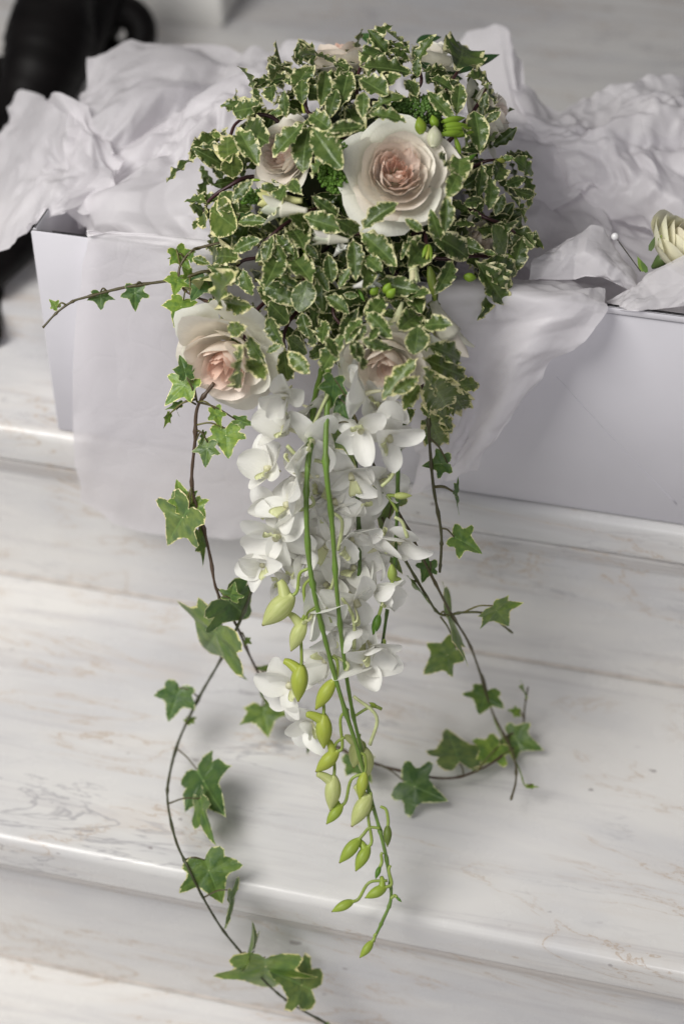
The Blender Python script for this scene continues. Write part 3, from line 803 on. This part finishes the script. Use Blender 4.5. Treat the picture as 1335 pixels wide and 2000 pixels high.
# ------------------------------------------------------------------ freesias
def bud_data(fat=.26, ribs=5, spur=0, sides=12, n=12):
    V, F, U = [], [], []
    for j in range(n+1):
        v = j/n
        r = fat*(math.sin(PI*min(1, (v*.96+.05)**.85))**.8 if v < 1 else .02)
        r = max(r, .02)
        for k in range(sides):
            a = 2*PI*k/sides
            rr = r*(1+.07*math.cos(ribs*a))
            V.append((rr*math.cos(a), v, rr*math.sin(a)*.92+.05*math.sin(PI*v))); U.append((k/sides, v))
    F = grid_faces(sides, n+1, 0, True); F.append(tuple(range(sides))); F.append(tuple(n*sides+k for k in range(sides-1, -1, -1)))
    parts = [(V, F, U)]
    if spur:
        P = [Vector((0, .22, 0)), Vector((fat*.8, .10, -.02)), Vector((fat*.8+spur*.6, .02, -.03)), Vector((fat*.8+spur, .0, -.02))]
        v2, f2, u2 = tube_data(P, .15, .05, 9, 4, lambda s: .17*(1-s)+.075*s)
        parts.append(([tuple(q) for q in v2], f2, [(a, .3) for a, b in u2]))
    return join(parts)
def bud_mesh(name, *a): 
    V, F, U = bud_data(*a); return mesh_obj(name, V, F, M['bud'], None, U, link=False)
FB = [bud_mesh('freesia_bud', .13, 3), bud_mesh('freesia_bud', .34, 3), bud_mesh('freesia_bud', .13, 2)]
LG, YG, DG, WH = (.26, .42, .04), (.50, .55, .10), (.10, .24, .03), (.78, .77, .60)
for (x0, y0, x1, y1, k, c, dd) in (
    (822, 262, 817, 228, 1, (.32, .45, .05), -.012), (850, 250, 843, 224, 1, LG, -.008), (846, 288, 848, 245, 1, WH, -.016),
    (862, 238, 908, 230, 0, LG, -.012), (866, 246, 912, 244, 2, LG, -.014), (866, 254, 920, 250, 0, LG, -.012), (860, 262, 905, 258, 0, LG, -.016), (880, 264, 924, 258, 2, LG, -.01),
    (898, 300, 886, 262, 0, LG, -.01), (905, 318, 930, 300, 2, DG, -.006), (905, 345, 900, 315, 0, DG, -.004),
    (750, 572, 762, 552, 1, LG, -.012), (756, 580, 772, 563, 1, LG, -.014), (725, 575, 738, 560, 1, LG, -.01),
    (838, 520, 850, 590, 0, (.26, .33, .07), -.004), (848, 580, 858, 622, 0, LG, -.006), (905, 540, 930, 543, 1, LG, -.006),
    (836, 478, 832, 512, 2, YG, -.016), (838, 478, 841, 510, 2, LG, -.016), (834, 478, 824, 505, 2, LG, -.016),
    (505, 318, 488, 314, 0, LG, 0), (508, 352, 486, 352, 0, LG, 0), (512, 382, 478, 386, 0, LG, 0), (495, 390, 462, 400, 0, DG, 0),
    (594, 222, 589, 202, 0, YG, -.016), (590, 480, 600, 500, 0, LG, 0), (700, 565, 712, 590, 0, DG, 0), (860, 690, 866, 650, 0, LG, .0),
    (985, 315, 968, 312, 2, YG, -.01), (1000, 505, 975, 502, 2, LG, -.005)):
    A = at(x0, y0, dome(x0, y0)+dd+.004); Z = at(x1, y1, dome(x1, y1)+dd); L = (Z-A).length
    o = bpy.data.objects.new('freesia_bud', FB[k]); C.objects.link(o)
    mm = frame(A, Z-A, CD+rv(rnd, .3), L, L, L); o.matrix_world = mm; under(o, B); o.matrix_world = mm; col(o, c)
def freesia(b, t, dd, open_, c, seed, npet=6, petl=.55, L0=None):
    """funnel flower: tube body with petals as sub-parts at its mouth"""
    A = at(b[0], b[1], dome(*b)+dd); Z = at(t[0], t[1], dome(*t)+dd-.006); L = (Z-A).length
    m = frame(A, Z-A, CD, L, L, L)
    V, F, U = tube_data([Vector((0, 0, 0)), Vector((0, .3, .01)), Vector((0, .62, 0))], .1, .2, 12, 5, lambda s: .07+.15*s**1.5)
    o = mesh_obj('freesia_flower', V, F, M['rose'], None, [(u, .35+.6*v) for u, v in U]); o.matrix_world = m; under(o, B); o.matrix_world = m; col(o, c)
    rs = random.Random(seed)
    for k in range(npet):
        a = 2*PI*k/npet+rs.uniform(-.15, .15); V, U = [], []
        for j in range(9):
            v = j/8; hw = .17*(math.sin(PI*(.18+.80*v))**.7)
            for i in range(7):
                u = -1+2*i/6
                rad = .17+(open_*v*v)+(.05 if k % 2 else 0)*v-.05*u*u*(1-open_)
                aa = a+u*hw/max(.17, rad)*1.0
                V.append((rad*math.cos(aa), .52+petl*v*(1-open_*.35*v), rad*math.sin(aa))); U.append(((u+1)/2, .4+.6*v))
        p = mesh_obj('petal', V, grid_faces(7, 9), M['rose'], o, U); col(p, tuple(x*rs.uniform(.93, 1.03) for x in c))
FW, FG = (.83, .81, .68), (.74, .76, .46)
freesia((600, 412), (520, 405), -.010, .22, FW, 1)
freesia((590, 392), (512, 392), -.004, .12, (.74, .74, .34), 2)
freesia((680, 470), (615, 462), -.004, .05, FW, 3)
freesia((652, 500), (668, 480), .0, .15, (.82, .81, .76), 4)
freesia((806, 500), (808, 548), -.012, .03, FG, 5)
freesia((845, 590), (892, 690), -.004, .10, FW, 6)
freesia((785, 590), (772, 636), -.006, .25, FG, 7)
freesia((690, 560), (735, 548), -.002, .25, (.83, .82, .78), 8)
freesia((590, 505), (612, 530), .002, .2, (.83, .82, .78), 9)
freesia((540, 470), (560, 488), .004, .2, (.83, .82, .78), 10)

# ------------------------------------------------------------------ orchids
def oc_petal(seed, wid, cup, reflex, notch=0):
    rs = random.Random(seed); V, U = [], []; nu, nv = 9, 12
    ph = rs.uniform(0, 6)
    for j in range(nv):
        v = j/(nv-1)
        hw = max(.03, wid*.5*math.sin(PI*min(.985, .07+.905*v**1.05))**.52)
        for i in range(nu):
            t = -1+2*i/(nu-1)
            V.append((hw*t, v*(1-notch*(1-abs(t))*v), cup*t*t*hw*1.3-reflex*v*v+.16*v+.018*math.sin(ph+7*v)*t)); U.append(((t+1)/2, .22+.78*v))
    return mesh_obj('petal', V, grid_faces(nu, nv), M['orchid'], None, U, link=False)
OP = [oc_petal(k, random.uniform(.80, 1.05), random.uniform(-.15, .55), random.uniform(-.1, .6)) for k in range(6)]
OS = [oc_petal(10+k, random.uniform(.56, .72), random.uniform(.1, .7), random.uniform(-.1, .8)) for k in range(6)]
def lip_data():
    V, U = [], []; nu, nv = 13, 10
    for j in range(nv):
        v = j/(nv-1)
        for i in range(nu):
            t = -1+2*i/(nu-1); a = t*(2.3-1.5*v)
            r = .10+.16*v+.05*v*math.sin(9*t+2)
            V.append((r*math.sin(a), -.12-.30*v-.0*t, .05+.42*math.sin(v*1.7)-r*math.cos(a)*.55+.12)); U.append(((t+1)/2, .1+.8*v))
    return mesh_obj('lip', V, grid_faces(nu, nv), M['orchid'], None, U, link=False)
LIP = lip_data()
COLM = mesh_obj('orchid_flower', *tube_data([Vector((0, 0, -.42)), Vector((0, .03, -.2)), Vector((0, .02, .02)), Vector((0, -.05, .20))], .05, .09, 9, 4, lambda s: .035+.06*s)[:2], M['orchid'], None, None, link=False)
OW = (.95, .945, .90)
def orchid(px, py, d, lpx, face, roll, seed, closed=0., tint=OW):
    rs = random.Random(seed); L = lpx*1.24*d/FPX
    face = face+rv(rs, .8)-UP*.25; roll += rs.uniform(-.6, .6)
    f = face.normalized(); y = UP*math.cos(roll)+RIGHT*math.sin(roll)
    m = frame(at(px, py, d), y-f*y.dot(f), f, L, L, L)
    o = bpy.data.objects.new('orchid_flower', COLM); C.objects.link(o); o.matrix_world = m; under(o, B); o.matrix_world = m; col(o, (.78, .80, .60))
    for k, (ang, me) in enumerate(((0, rs.choice(OS)), (R(128), rs.choice(OS)), (R(-128), rs.choice(OS)), (R(62), rs.choice(OP)), (R(-62), rs.choice(OP)))):
        p = bpy.data.objects.new('petal', me); C.objects.link(p); p.parent = o
        tilt = closed*1.3+rs.uniform(-.35, .65)
        p.matrix_basis = Matrix.Rotation(ang+rs.uniform(-.18, .18), 4, 'Z') @ Matrix.Rotation(tilt, 4, 'X') @ Matrix.Scale(rs.uniform(.9, 1.1), 4)
        if ang == R(128) or ang == R(-128): p.matrix_basis = p.matrix_basis @ Matrix.Scale(.96, 4)
        j = rs.uniform(.96, 1.02); col(p, tuple(min(.96, x*j) for x in tint))
    p = bpy.data.objects.new('lip', LIP); C.objects.link(p); p.parent = o; col(p, (.76, .79, .46))
    return o
def ocd(y):   # the cascade leans out over the steps
    return 1.095+.085*max(0, min(1, (y-740)/800))
for k, (x, y, l, fx, fy, rl, cl, dd) in enumerate((
    (552, 770, 50, -.5, .3, .4, .3, 0), (556, 838, 56, -.6, .2, -.7, .4, .004), (600, 862, 58, .3, -.3, 1.9, .1, -.008), (586, 925, 64, .1, .1, 2.7, .0, -.010),
    (518, 915, 52, -.8, .2, -.4, .3, .008), (560, 985, 56, -.3, .1, .8, .1, 0), (536, 1045, 66, -.2, .05, 3.0, .0, -.006), (506, 1100, 52, -.9, 0, -.8, .4, .006),
    (590, 1090, 58, -.2, -.3, .3, .2, .008), (645, 1060, 62, .1, .1, .2, .1, .012), (688, 1050, 58, .4, 0, 1.0, .2, .008), (612, 1190, 58, -.2, -.4, 2.4, .35, -.006),
    (696, 1172, 62, .4, 0, 1.5, .1, 0), (742, 1070, 56, .5, .2, 1.6, .2, .012), (796, 1052, 52, .2, .1, 1.2, .0, .010), (690, 925, 56, .1, .3, -.4, .3, .010),
    (722, 770, 60, -.2, .1, .4, .2, -.008), (768, 852, 62, .3, -.2, 1.7, .1, -.006), (712, 838, 56, -.3, -.2, 3.0, .1, -.006), (716, 1300, 66, .2, .0, 2.8, .05, .004),
    (562, 1335, 58, -.4, 0, -1.0, .15, .012), (606, 1410, 50, -.2, -.3, -1.4, .3, .010), (652, 1225, 54, .1, -.4, .5, .4, .004), (740, 1150, 50, .5, .1, .9, .4, .008),
    (655, 985, 54, -.1, .1, 2.0, .1, .014), (730, 1265, 48, .6, .1, .6, .4, 0), (640, 1140, 50, 0, 0, -.5, .2, .012), (748, 940, 48, .4, -.3, 2.2, .3, .012), (520, 990, 44, -.7, 0, .3, .4, .012),
    (600, 800, 50, .2, .2, .9, .4, .016), (625, 960, 56, -.3, .2, 1.4, .2, .02), (700, 990, 56, .3, .2, 2.4, .2, .02), (580, 1050, 54, .3, -.2, 1.1, .3, .018), (660, 1130, 56, -.2, .2, 2.9, .2, .02), (610, 1000, 52, .6, .1, .1, .3, .016), (665, 870, 50, 0, .3, 1.2, .3, .018), (700, 1110, 52, .2, -.2, .6, .2, .018), (560, 1130, 48, -.4, -.2, 1.9, .4, .012), (640, 1290, 46, -.3, 0, 2.2, .4, .014), (750, 800, 52, .5, .1, .8, .3, .006))):
    x = 640+(x-640)*.92
    orchid(x, y, ocd(y)+dd, l, CD+RIGHT*fx+UP*fy, rl, 300+k, cl)
OST = [
 [(640, 700, .02), (640, 760, 0), (636, 900, -.020), (648, 1020, -.020), (658, 1160, -.020), (672, 1290, -.008), (688, 1390, -.004), (706, 1470, 0), (712, 1540, .004)],
 [(640, 690, .045), (616, 770, .022), (606, 860, -.010), (598, 960, -.020), (602, 1080, -.022), (616, 1170, -.022), (640, 1270, -.016), (668, 1370, -.016), (700, 1470, -.014), (724, 1560, -.012), (746, 1640, -.012), (758, 1700, -.010), (763, 1755, -.010), (746, 1800, -.010), (728, 1838, -.006)],
 [(800, 740, .05), (787, 830, .025), (778, 900, .006), (775, 1000, .008), (770, 1100, .010), (756, 1190, .014), (745, 1270, .016)],
 [(685, 790, .04), (692, 880, .02), (697, 960, .012), (702, 1080, .010), (699, 1180, .010), (698, 1260, .012)],
]
OSO = []
def hexc(s): return s
for k, pts in enumerate(OST):
    W = [at(x, y, ocd(y)+dd) for x, y, dd in pts]
    V, F, U = tube_data(W, 0.0019 if k < 2 else .0016, .0010, 9, 9, None, .18, len(W)*1.1)
    o = under(mesh_obj('orchid_stem', V, F, M['stem'], None, U), B); col(o, (.15, .26, .045) if k < 2 else (.08, .15, .03)); OSO.append(o)
BM = [bud_mesh('bud', .22, 5, .30), bud_mesh('bud', .20, 5, .0), bud_mesh('bud', .24, 4, .25)]
OG, OY, OPALE = (.40, .52, .08), (.50, .57, .09), (.66, .70, .30)
BUDS = [ # base, tip, tone, mesh, stem, attach point
 (572, 1162, 512, 1222, OPALE, 2, 1, (603, 1110)), (594, 1212, 568, 1272, OPALE, 0, 1, (606, 1130)), (588, 1298, 582, 1371, OY, 0, 1, (618, 1185)),
 (652, 1328, 616, 1386, OY, 1, 1, (648, 1282)), (632, 1394, 632, 1462, OY, 0, 1, (640, 1340)), (660, 1466, 616, 1508, OY, 0, 1, (680, 1385)),
 (652, 1514, 645, 1584, OPALE, 0, 1, (672, 1440)), (668, 1572, 637, 1610, OG, 0, 1, (712, 1510)), (712, 1508, 702, 1562, OY, 1, 1, (702, 1470)),
 (722, 1552, 686, 1615, OPALE, 0, 1, (726, 1562)), (757, 1612, 756, 1654, (.16, .22, .05), 1, 1, (742, 1575)), (702, 1638, 662, 1686, OG, 1, 1, (742, 1618)),
 (720, 1652, 694, 1702, OG, 0, 1, (728, 1575)), (742, 1692, 733, 1717, DG, 1, 1, (747, 1665)), (754, 1732, 712, 1754, OG, 0, 1, (762, 1690)),
 (690, 1760, 647, 1781, OG, 1, 1, (756, 1720)), (774, 1752, 784, 1762, DG, 1, 1, (763, 1755)), (727, 1838, 702, 1871, OG, 1, 1, (735, 1824)),
 (768, 968, 804, 968, (.60, .66, .24), 1, 2, (776, 1000)), (766, 1135, 764, 1100, (.40, .50, .12), 2, 2, (768, 1120)), (740, 1200, 728, 1240, DG, 1, 2, (760, 1170)),
 (752, 1262, 762, 1292, DG, 1, 2, (748, 1250)), (700, 1442, 690, 1500, OPALE, 2, 0, (706, 1465)), (712, 1460, 716, 1520, OPALE, 2, 0, (704, 1450)),
 (735, 1380, 720, 1372, OG, 1, 0, (690, 1400))]
for (x0, y0, x1, y1, c, k, st, (ax_, ay_)) in BUDS:
    dd = -.014 if st == 1 else .004
    A, Z = at(x0, y0, ocd(y0)+dd), at(x1, y1, ocd(y1)+dd-.002); L = (Z-A).length
    m = frame(A, Z-A, CD+rv(rnd, .3), L, L, L)
    o = bpy.data.objects.new('bud', BM[k]); C.objects.link(o); o.matrix_world = m; o.parent = OSO[st]; o.matrix_parent_inverse = OSO[st].matrix_world.inverted(); o.matrix_world = m; col(o, c)
    S0 = at(ax_, ay_, ocd(ay_)+dd); back = A-(Z-A).normalized()*min(.004, .35*(A-S0).length)
    gap = (back-S0).length; mid = S0.lerp(back, .5)+UP*.22*gap-HEAD*.06*gap+RIGHT*(.12*gap if x0 > ax_ else -.12*gap)
    V, F, U = tube_data([S0, mid, back, A+(Z-A)*.06], .0010, .0012, 7, 5)
    p = mesh_obj('pedicel', V, F, M['stem'], None, U); p.parent = OSO[st]; col(p, (.30, .40, .08))
for a_, b_, c_ in (((640, 770), (612, 830), (596, 862)), ((636, 905), (610, 900), (600, 925)), ((648, 1000), (668, 1020), (660, 1075)), ((600, 960), (612, 985), (575, 1000)),
                   ((655, 1120), (640, 1180), (648, 1215)), ((666, 1165), (690, 1210), (690, 1290)), ((612, 860), (585, 890), (560, 870)), ((690, 1360), (735, 1400), (722, 1455)),
                   ((650, 1280), (680, 1300), (652, 1330)), ((775, 900), (765, 930), (745, 950)), ((770, 1010), (785, 1020), (795, 1050))):
    W = [at(*q, ocd(q[1])-.008) for q in (a_, b_, c_)]
    V, F, U = tube_data(W, .0011, .0013, 7, 6); p = mesh_obj('pedicel', V, F, M['stem'], None, U); p.parent = OSO[0]; col(p, (.55, .60, .30))

# ------------------------------------------------------------------ ivy
def tread_d(x, y):
    d1 = dz(x, y, 0.0); p = at(x, y, d1)
    return d1 if p.y > .703 else dy(x, y, .703)
def vine_depth(x, y, lift):
    """distance of a trailing vine: in front of the box above, lift metres above the step below"""
    a = 1.13+.06*max(0, min(1, (y-700)/600))
    b = tread_d(x, y)-lift
    t = max(0, min(1, (y-1150)/300)); t = t*t*(3-2*t)
    return a+(b-a)*t
VINES = [
 dict(lift=.022, pts=[(418, 748), (386, 795), (381, 860), (375, 950), (396, 1025), (411, 1090), (424, 1155), (462, 1222), (492, 1290), (522, 1340), (590, 1400), (650, 1455), (740, 1494), (860, 1520), (932, 1505), (1002, 1462)], r=.0012, c=(.085, .055, .035)),
 dict(lift=.034, pts=[(530, 1060), (497, 1138), (470, 1210), (430, 1290), (390, 1360), (350, 1445), (330, 1520), (328, 1570), (343, 1640), (366, 1692), (396, 1752), (432, 1812), (472, 1862), (520, 1920), (572, 1962), (645, 2003)], r=.0011, c=(.055, .065, .03)),
 dict(lift=.026, pts=[(700, 830), (722, 892), (766, 980), (802, 1045), (850, 1140), (880, 1198), (912, 1250), (932, 1300), (960, 1388), (1000, 1470), (1007, 1520), (997, 1562)], r=.0011, c=(.10, .085, .04)),
 dict(lift=.03, pts=[(836, 800), (838, 860), (846, 952), (860, 1032), (861, 1075), (858, 1118)], r=.0012, c=(.07, .07, .03)),
 dict(lift=.03, pts=[(470, 530), (400, 530), (350, 545), (250, 560), (170, 580), (140, 590), (110, 612), (84, 640)], r=.0011, c=(.085, .075, .03)),
 dict(lift=.03, pts=[(455, 470), (405, 480), (372, 492), (352, 520), (348, 548)], r=.0011, c=(.10, .08, .04)),
 dict(lift=.03, pts=[(500, 640), (430, 600), (372, 575), (350, 555)], r=.0010, c=(.12, .07, .05)),
 dict(lift=.024, pts=[(745, 1010), (780, 1075), (830, 1160), (860, 1200), (905, 1196), (950, 1200), (1000, 1236)], r=.0010, c=(.10, .11, .04)),
 dict(lift=.020, pts=[(985, 1440), (1018, 1420), (1024, 1380), (1030, 1342)], r=.0008, c=(.09, .07, .04)),
 dict(lift=.022, pts=[(960, 1388), (975, 1430), (1012, 1500), (1025, 1535), (1048, 1536)], r=.0007, c=(.20, .28, .06)),
]
VO = []
for v in VINES:
    hi = v['pts'][0][1] < 700 and v['pts'][-1][1] < 700
    W = [at(x, y, (1.150 if x > 330 else 1.150-.0*x) if hi else vine_depth(x, y, v['lift'])) for x, y in v['pts']]
    V, F, U = tube_data(W, v['r'], v['r']*.7, 8, 9, None, .3, len(W)*.8)
    o = under(mesh_obj('ivy_vine', V, F, M['stem'], None, U), B); col(o, v['c']); VO.append(o)
LT, MD, DK, PALE, UNDER = (2.2, 1.9, 1.15), (1.4, 1.3, 1.05), (.9, .95, .9), (1.8, 1.5, 1.2), (1.8, 1.4, 1.5)
IV = [ # vine, attach, leaf base, leaf tip, tone, width factor
 (0, (375, 950), (368, 995), (316, 1068), UNDER, 1.15), (0, (375, 950), (362, 990), (345, 936), LT, 1.0), (0, (375, 950), (378, 985), (402, 1010), LT, 1.2), (0, (396, 1025), (388, 1042), (404, 1108), MD, .35),
 (0, (420, 1150), (440, 1168), (490, 1212), DK, 1.3), (0, (430, 1170), (450, 1168), (458, 1138), MD, 1.3), (0, (424, 1155), (432, 1222), (386, 1286), PALE, 1.0), (0, (470, 1235), (480, 1250), (492, 1258), LT, 1.2),
 (0, (522, 1340), (512, 1382), (524, 1442), PALE, 1.65), (0, (515, 1325), (512, 1350), (532, 1372), LT, .9), (0, (510, 1320), (520, 1310), (524, 1296), LT, 1.2), (0, (740, 1494), (792, 1528), (872, 1566), DK, 1.15),
 (0, (905, 1514), (896, 1488), (872, 1418), UNDER, 1.25), (0, (930, 1508), (972, 1458), (922, 1500), LT, 1.0), (0, (995, 1465), (994, 1438), (1060, 1464), MD, 1.0), (0, (650, 1455), (690, 1478), (726, 1530), MD, .8), (0, (590, 1400), (600, 1425), (604, 1470), MD, .3),
 (1, (388, 1362), (350, 1345), (328, 1410), DK, 1.15), (1, (362, 1420), (366, 1410), (386, 1398), LT, .7), (1, (345, 1462), (388, 1508), (430, 1590), DK, .95), (1, (328, 1570), (392, 1562), (406, 1648), MD, .42),
 (1, (360, 1680), (400, 1682), (436, 1768), MD, 1.25), (1, (400, 1752), (450, 1740), (446, 1818), MD, .5), (1, (460, 1850), (480, 1868), (510, 1806), MD, .55), (1, (470, 1862), (486, 1868), (464, 1900), MD, .5),
 (1, (490, 1885), (518, 1872), (520, 1950), LT, 1.2), (1, (556, 1955), (606, 1932), (528, 1896), UNDER, 1.15), (1, (440, 1275), (466, 1312), (482, 1330), MD, .4), (1, (440, 1275), (466, 1310), (460, 1285), MD, .5), (1, (640, 2000), (640, 2000), (625, 2012), MD, .5),
 (2, (766, 980), (748, 958), (752, 1048), UNDER, .95), (2, (766, 980), (752, 1068), (786, 1122), UNDER, .6), (2, (752, 1070), (752, 1068), (702, 1072), UNDER, .8), (2, (840, 1115), (838, 1098), (822, 1140), DK, .9), (7, (830, 1160), (808, 1135), (846, 1186), MD, .45), (7, (860, 1200), (870, 1202), (906, 1262), LT, 1.1),
 (7, (860, 1205), (888, 1268), (820, 1320), PALE, .6), (7, (905, 1196), (962, 1184), (992, 1220), LT, .9), (2, (935, 1310), (950, 1350), (934, 1400), MD, 1.3), (8, (1020, 1400), (1012, 1392), (990, 1386), LT, 1.0), (8, (1028, 1350), (1024, 1352), (1014, 1340), LT, 1.0), (9, (1040, 1536), (1030, 1536), (1054, 1538), LT, .4),
 (3, (838, 855), (872, 905), (822, 908), DK, 1.1), (3, (845, 950), (888, 964), (896, 1008), DK, .5), (3, (846, 952), (888, 962), (898, 930), DK, .4), (3, (860, 1032), (888, 1050), (944, 1078), MD, 1.1),
 (4, (210, 570), (196, 572), (198, 606), DK, 1.6), (4, (280, 556), (264, 562), (264, 610), DK, 1.05), (4, (350, 545), (350, 540), (340, 575), LT, 1.1), (4, (130, 596), (112, 600), (96, 584), LT, 1.0),
 (5, (352, 520), (345, 488), (372, 530), LT, 1.0), (5, (390, 486), (370, 500), (386, 512), MD, .4), (5, (360, 505), (346, 500), (326, 506), MD, .35), (6, (365, 570), (358, 588), (340, 636), LT, 1.15), (6, (420, 590), (400, 545), (372, 590), DK, 1.1), (6, (372, 575), (370, 540), (355, 520), LT, .8),
 (0, (385, 785), (364, 735), (352, 690), DK, .9), (0, (385, 785), (372, 742), (318, 790), LT, .95), (0, (383, 790), (352, 790), (320, 800), MD, .35), (0, (383, 830), (440, 838), (446, 896), LT, 1.25), (0, (383, 840), (406, 866), (400, 914), MD, 1.1), (0, (385, 785), (420, 800), (432, 840), LT, .8), (0, (385, 785), (462, 820), (505, 832), MD, .5), (0, (383, 860), (398, 845), (390, 872), MD, .5), (0, (383, 780), (330, 810), (318, 838), LT, .4), (0, (383, 780), (345, 800), (350, 815), MD, .5),
 (2, (700, 830), (648, 835), (704, 912), UNDER, .55), (2, (700, 830), (652, 740), (645, 800), DK, .85), (2, (700, 830), (664, 780), (680, 830), DK, .7), (2, (722, 892), (660, 830), (655, 850), LT, 1.2),
 (5, (430, 475), (455, 445), (415, 480), MD, 1.1), (5, (440, 470), (490, 440), (462, 470), MD, 1.0), (5, (455, 470), (470, 420), (500, 440), DK, 1.0),
]
for (vi, a_, b_, t_, c, wf) in IV:
    vo = VO[vi]; v = VINES[vi]
    hi = v['pts'][0][1] < 700 and v['pts'][-1][1] < 700
    def D(x, y, k=0): return (1.150 if hi else vine_depth(x, y, v['lift']))+k
    if vi == 2 and a_ == (700, 830): D = lambda x, y, k=0: ocd(y)-.004+k
    j0, j1 = rnd.uniform(-.004, .004), rnd.uniform(-.010, .006)
    A, Z = at(*b_, D(*b_)+j0), at(*t_, D(*t_)+j1); L = (Z-A).length
    side = 1 if rnd.random() < .5 else -1
    nh = CD+UP*.35+rv(rnd, .30)
    if wf < .6: nh = nh+(RIGHT*side)*1.6
    me = rnd.choice(IVY)
    A = A-(Z-A)*.06; L *= 1.06; Z = A+(Z-A).normalized()*L
    mm = frame(A, Z-A, nh, L*min(1.35, max(wf, .55)), L, L)
    o = bpy.data.objects.new('ivy_leaf', me); C.objects.link(o); o.matrix_world = mm; o.parent = vo; o.matrix_parent_inverse = vo.matrix_world.inverted(); o.matrix_world = mm
    k = rnd.uniform(.9, 1.12); col(o, tuple(q*k for q in c))
    P0 = at(*a_, D(*a_)); 
    if (P0-A).length > .003 and (P0-A).length < .06:
        V, F, U = tube_data([P0, (P0+A)/2-HEAD*.003+UP*.002, A+(Z-A)*.03], .0007, .0005, 6, 4)
        p = mesh_obj('leaf_stalk', V, F, M['stem'], None, U); p.parent = vo; col(p, (.16, .15, .05) if c in (LT, PALE) else (.09, .08, .035))

# ------------------------------------------------------------------ cream rose boutonniere and pearl pin
bt = empty('boutonniere', tuple(at(1300, 530, 1.17))); bpy.context.view_layer.update()
tag(bt, 'cream rose buttonhole flower with green sepals in tissue at the right edge', 'boutonniere')
CR = (.93, .91, .72)
rose(1326, 480, 1.165, 76, CD*.55+RIGHT*.62+UP*.5, BTN, 41, bt, 'rose', (CR, (.94, .90, .70), (.94, .86, .66)))
for (b, t, c) in (((1256, 530), (1244, 500), (.20, .32, .06)), ((1262, 532), (1250, 508), (.12, .22, .05)), ((1268, 490), (1278, 462), (.10, .16, .05)), ((1285, 470), (1292, 458), (.3, .4, .08))):
    A, Z = at(*b, 1.15), at(*t, 1.147); L = (Z-A).length
    V = [(hw*s, v, .1*v*v) for v, hw in ((0, .1), (.3, .2), (.6, .15), (.85, .06), (1, .01)) for s in (-1, 0, 1)]
    o = mesh_obj('sepal', V, grid_faces(3, 5), M['stem'], None); mm = frame(A, Z-A, CD+rv(rnd, .5), L, L, L)
    o.parent = bt; o.matrix_parent_inverse = Matrix.Translation(bt.location).inverted(); o.matrix_world = mm; col(o, c)
A, Z = at(1200, 462, 1.150), at(1250, 530, 1.160)
pin = empty('pearl_pin', tuple(A)); tag(pin, 'straight pin with a round pearl head stuck beside the cream rose', 'pin')
V, F, U = tube_data([A, (A+Z)/2, Z], .0005, .0004, 8, 3); o = mesh_obj('shank', V, F, M['steel'], None); o.parent = pin; o.matrix_parent_inverse = Matrix.Translation(A).inverted()
V = []; F = []
for j in range(13):
    a = PI*j/12
    for i in range(18):
        b = 2*PI*i/18; V.append(A+Vector((math.sin(a)*math.cos(b), math.sin(a)*math.sin(b), math.cos(a)))*.0026)
o = mesh_obj('pearl_head', V, grid_faces(18, 13, 0, True), M['pearl'], None); o.parent = pin; o.matrix_parent_inverse = Matrix.Translation(A).inverted()
bpy.context.view_layer.update()
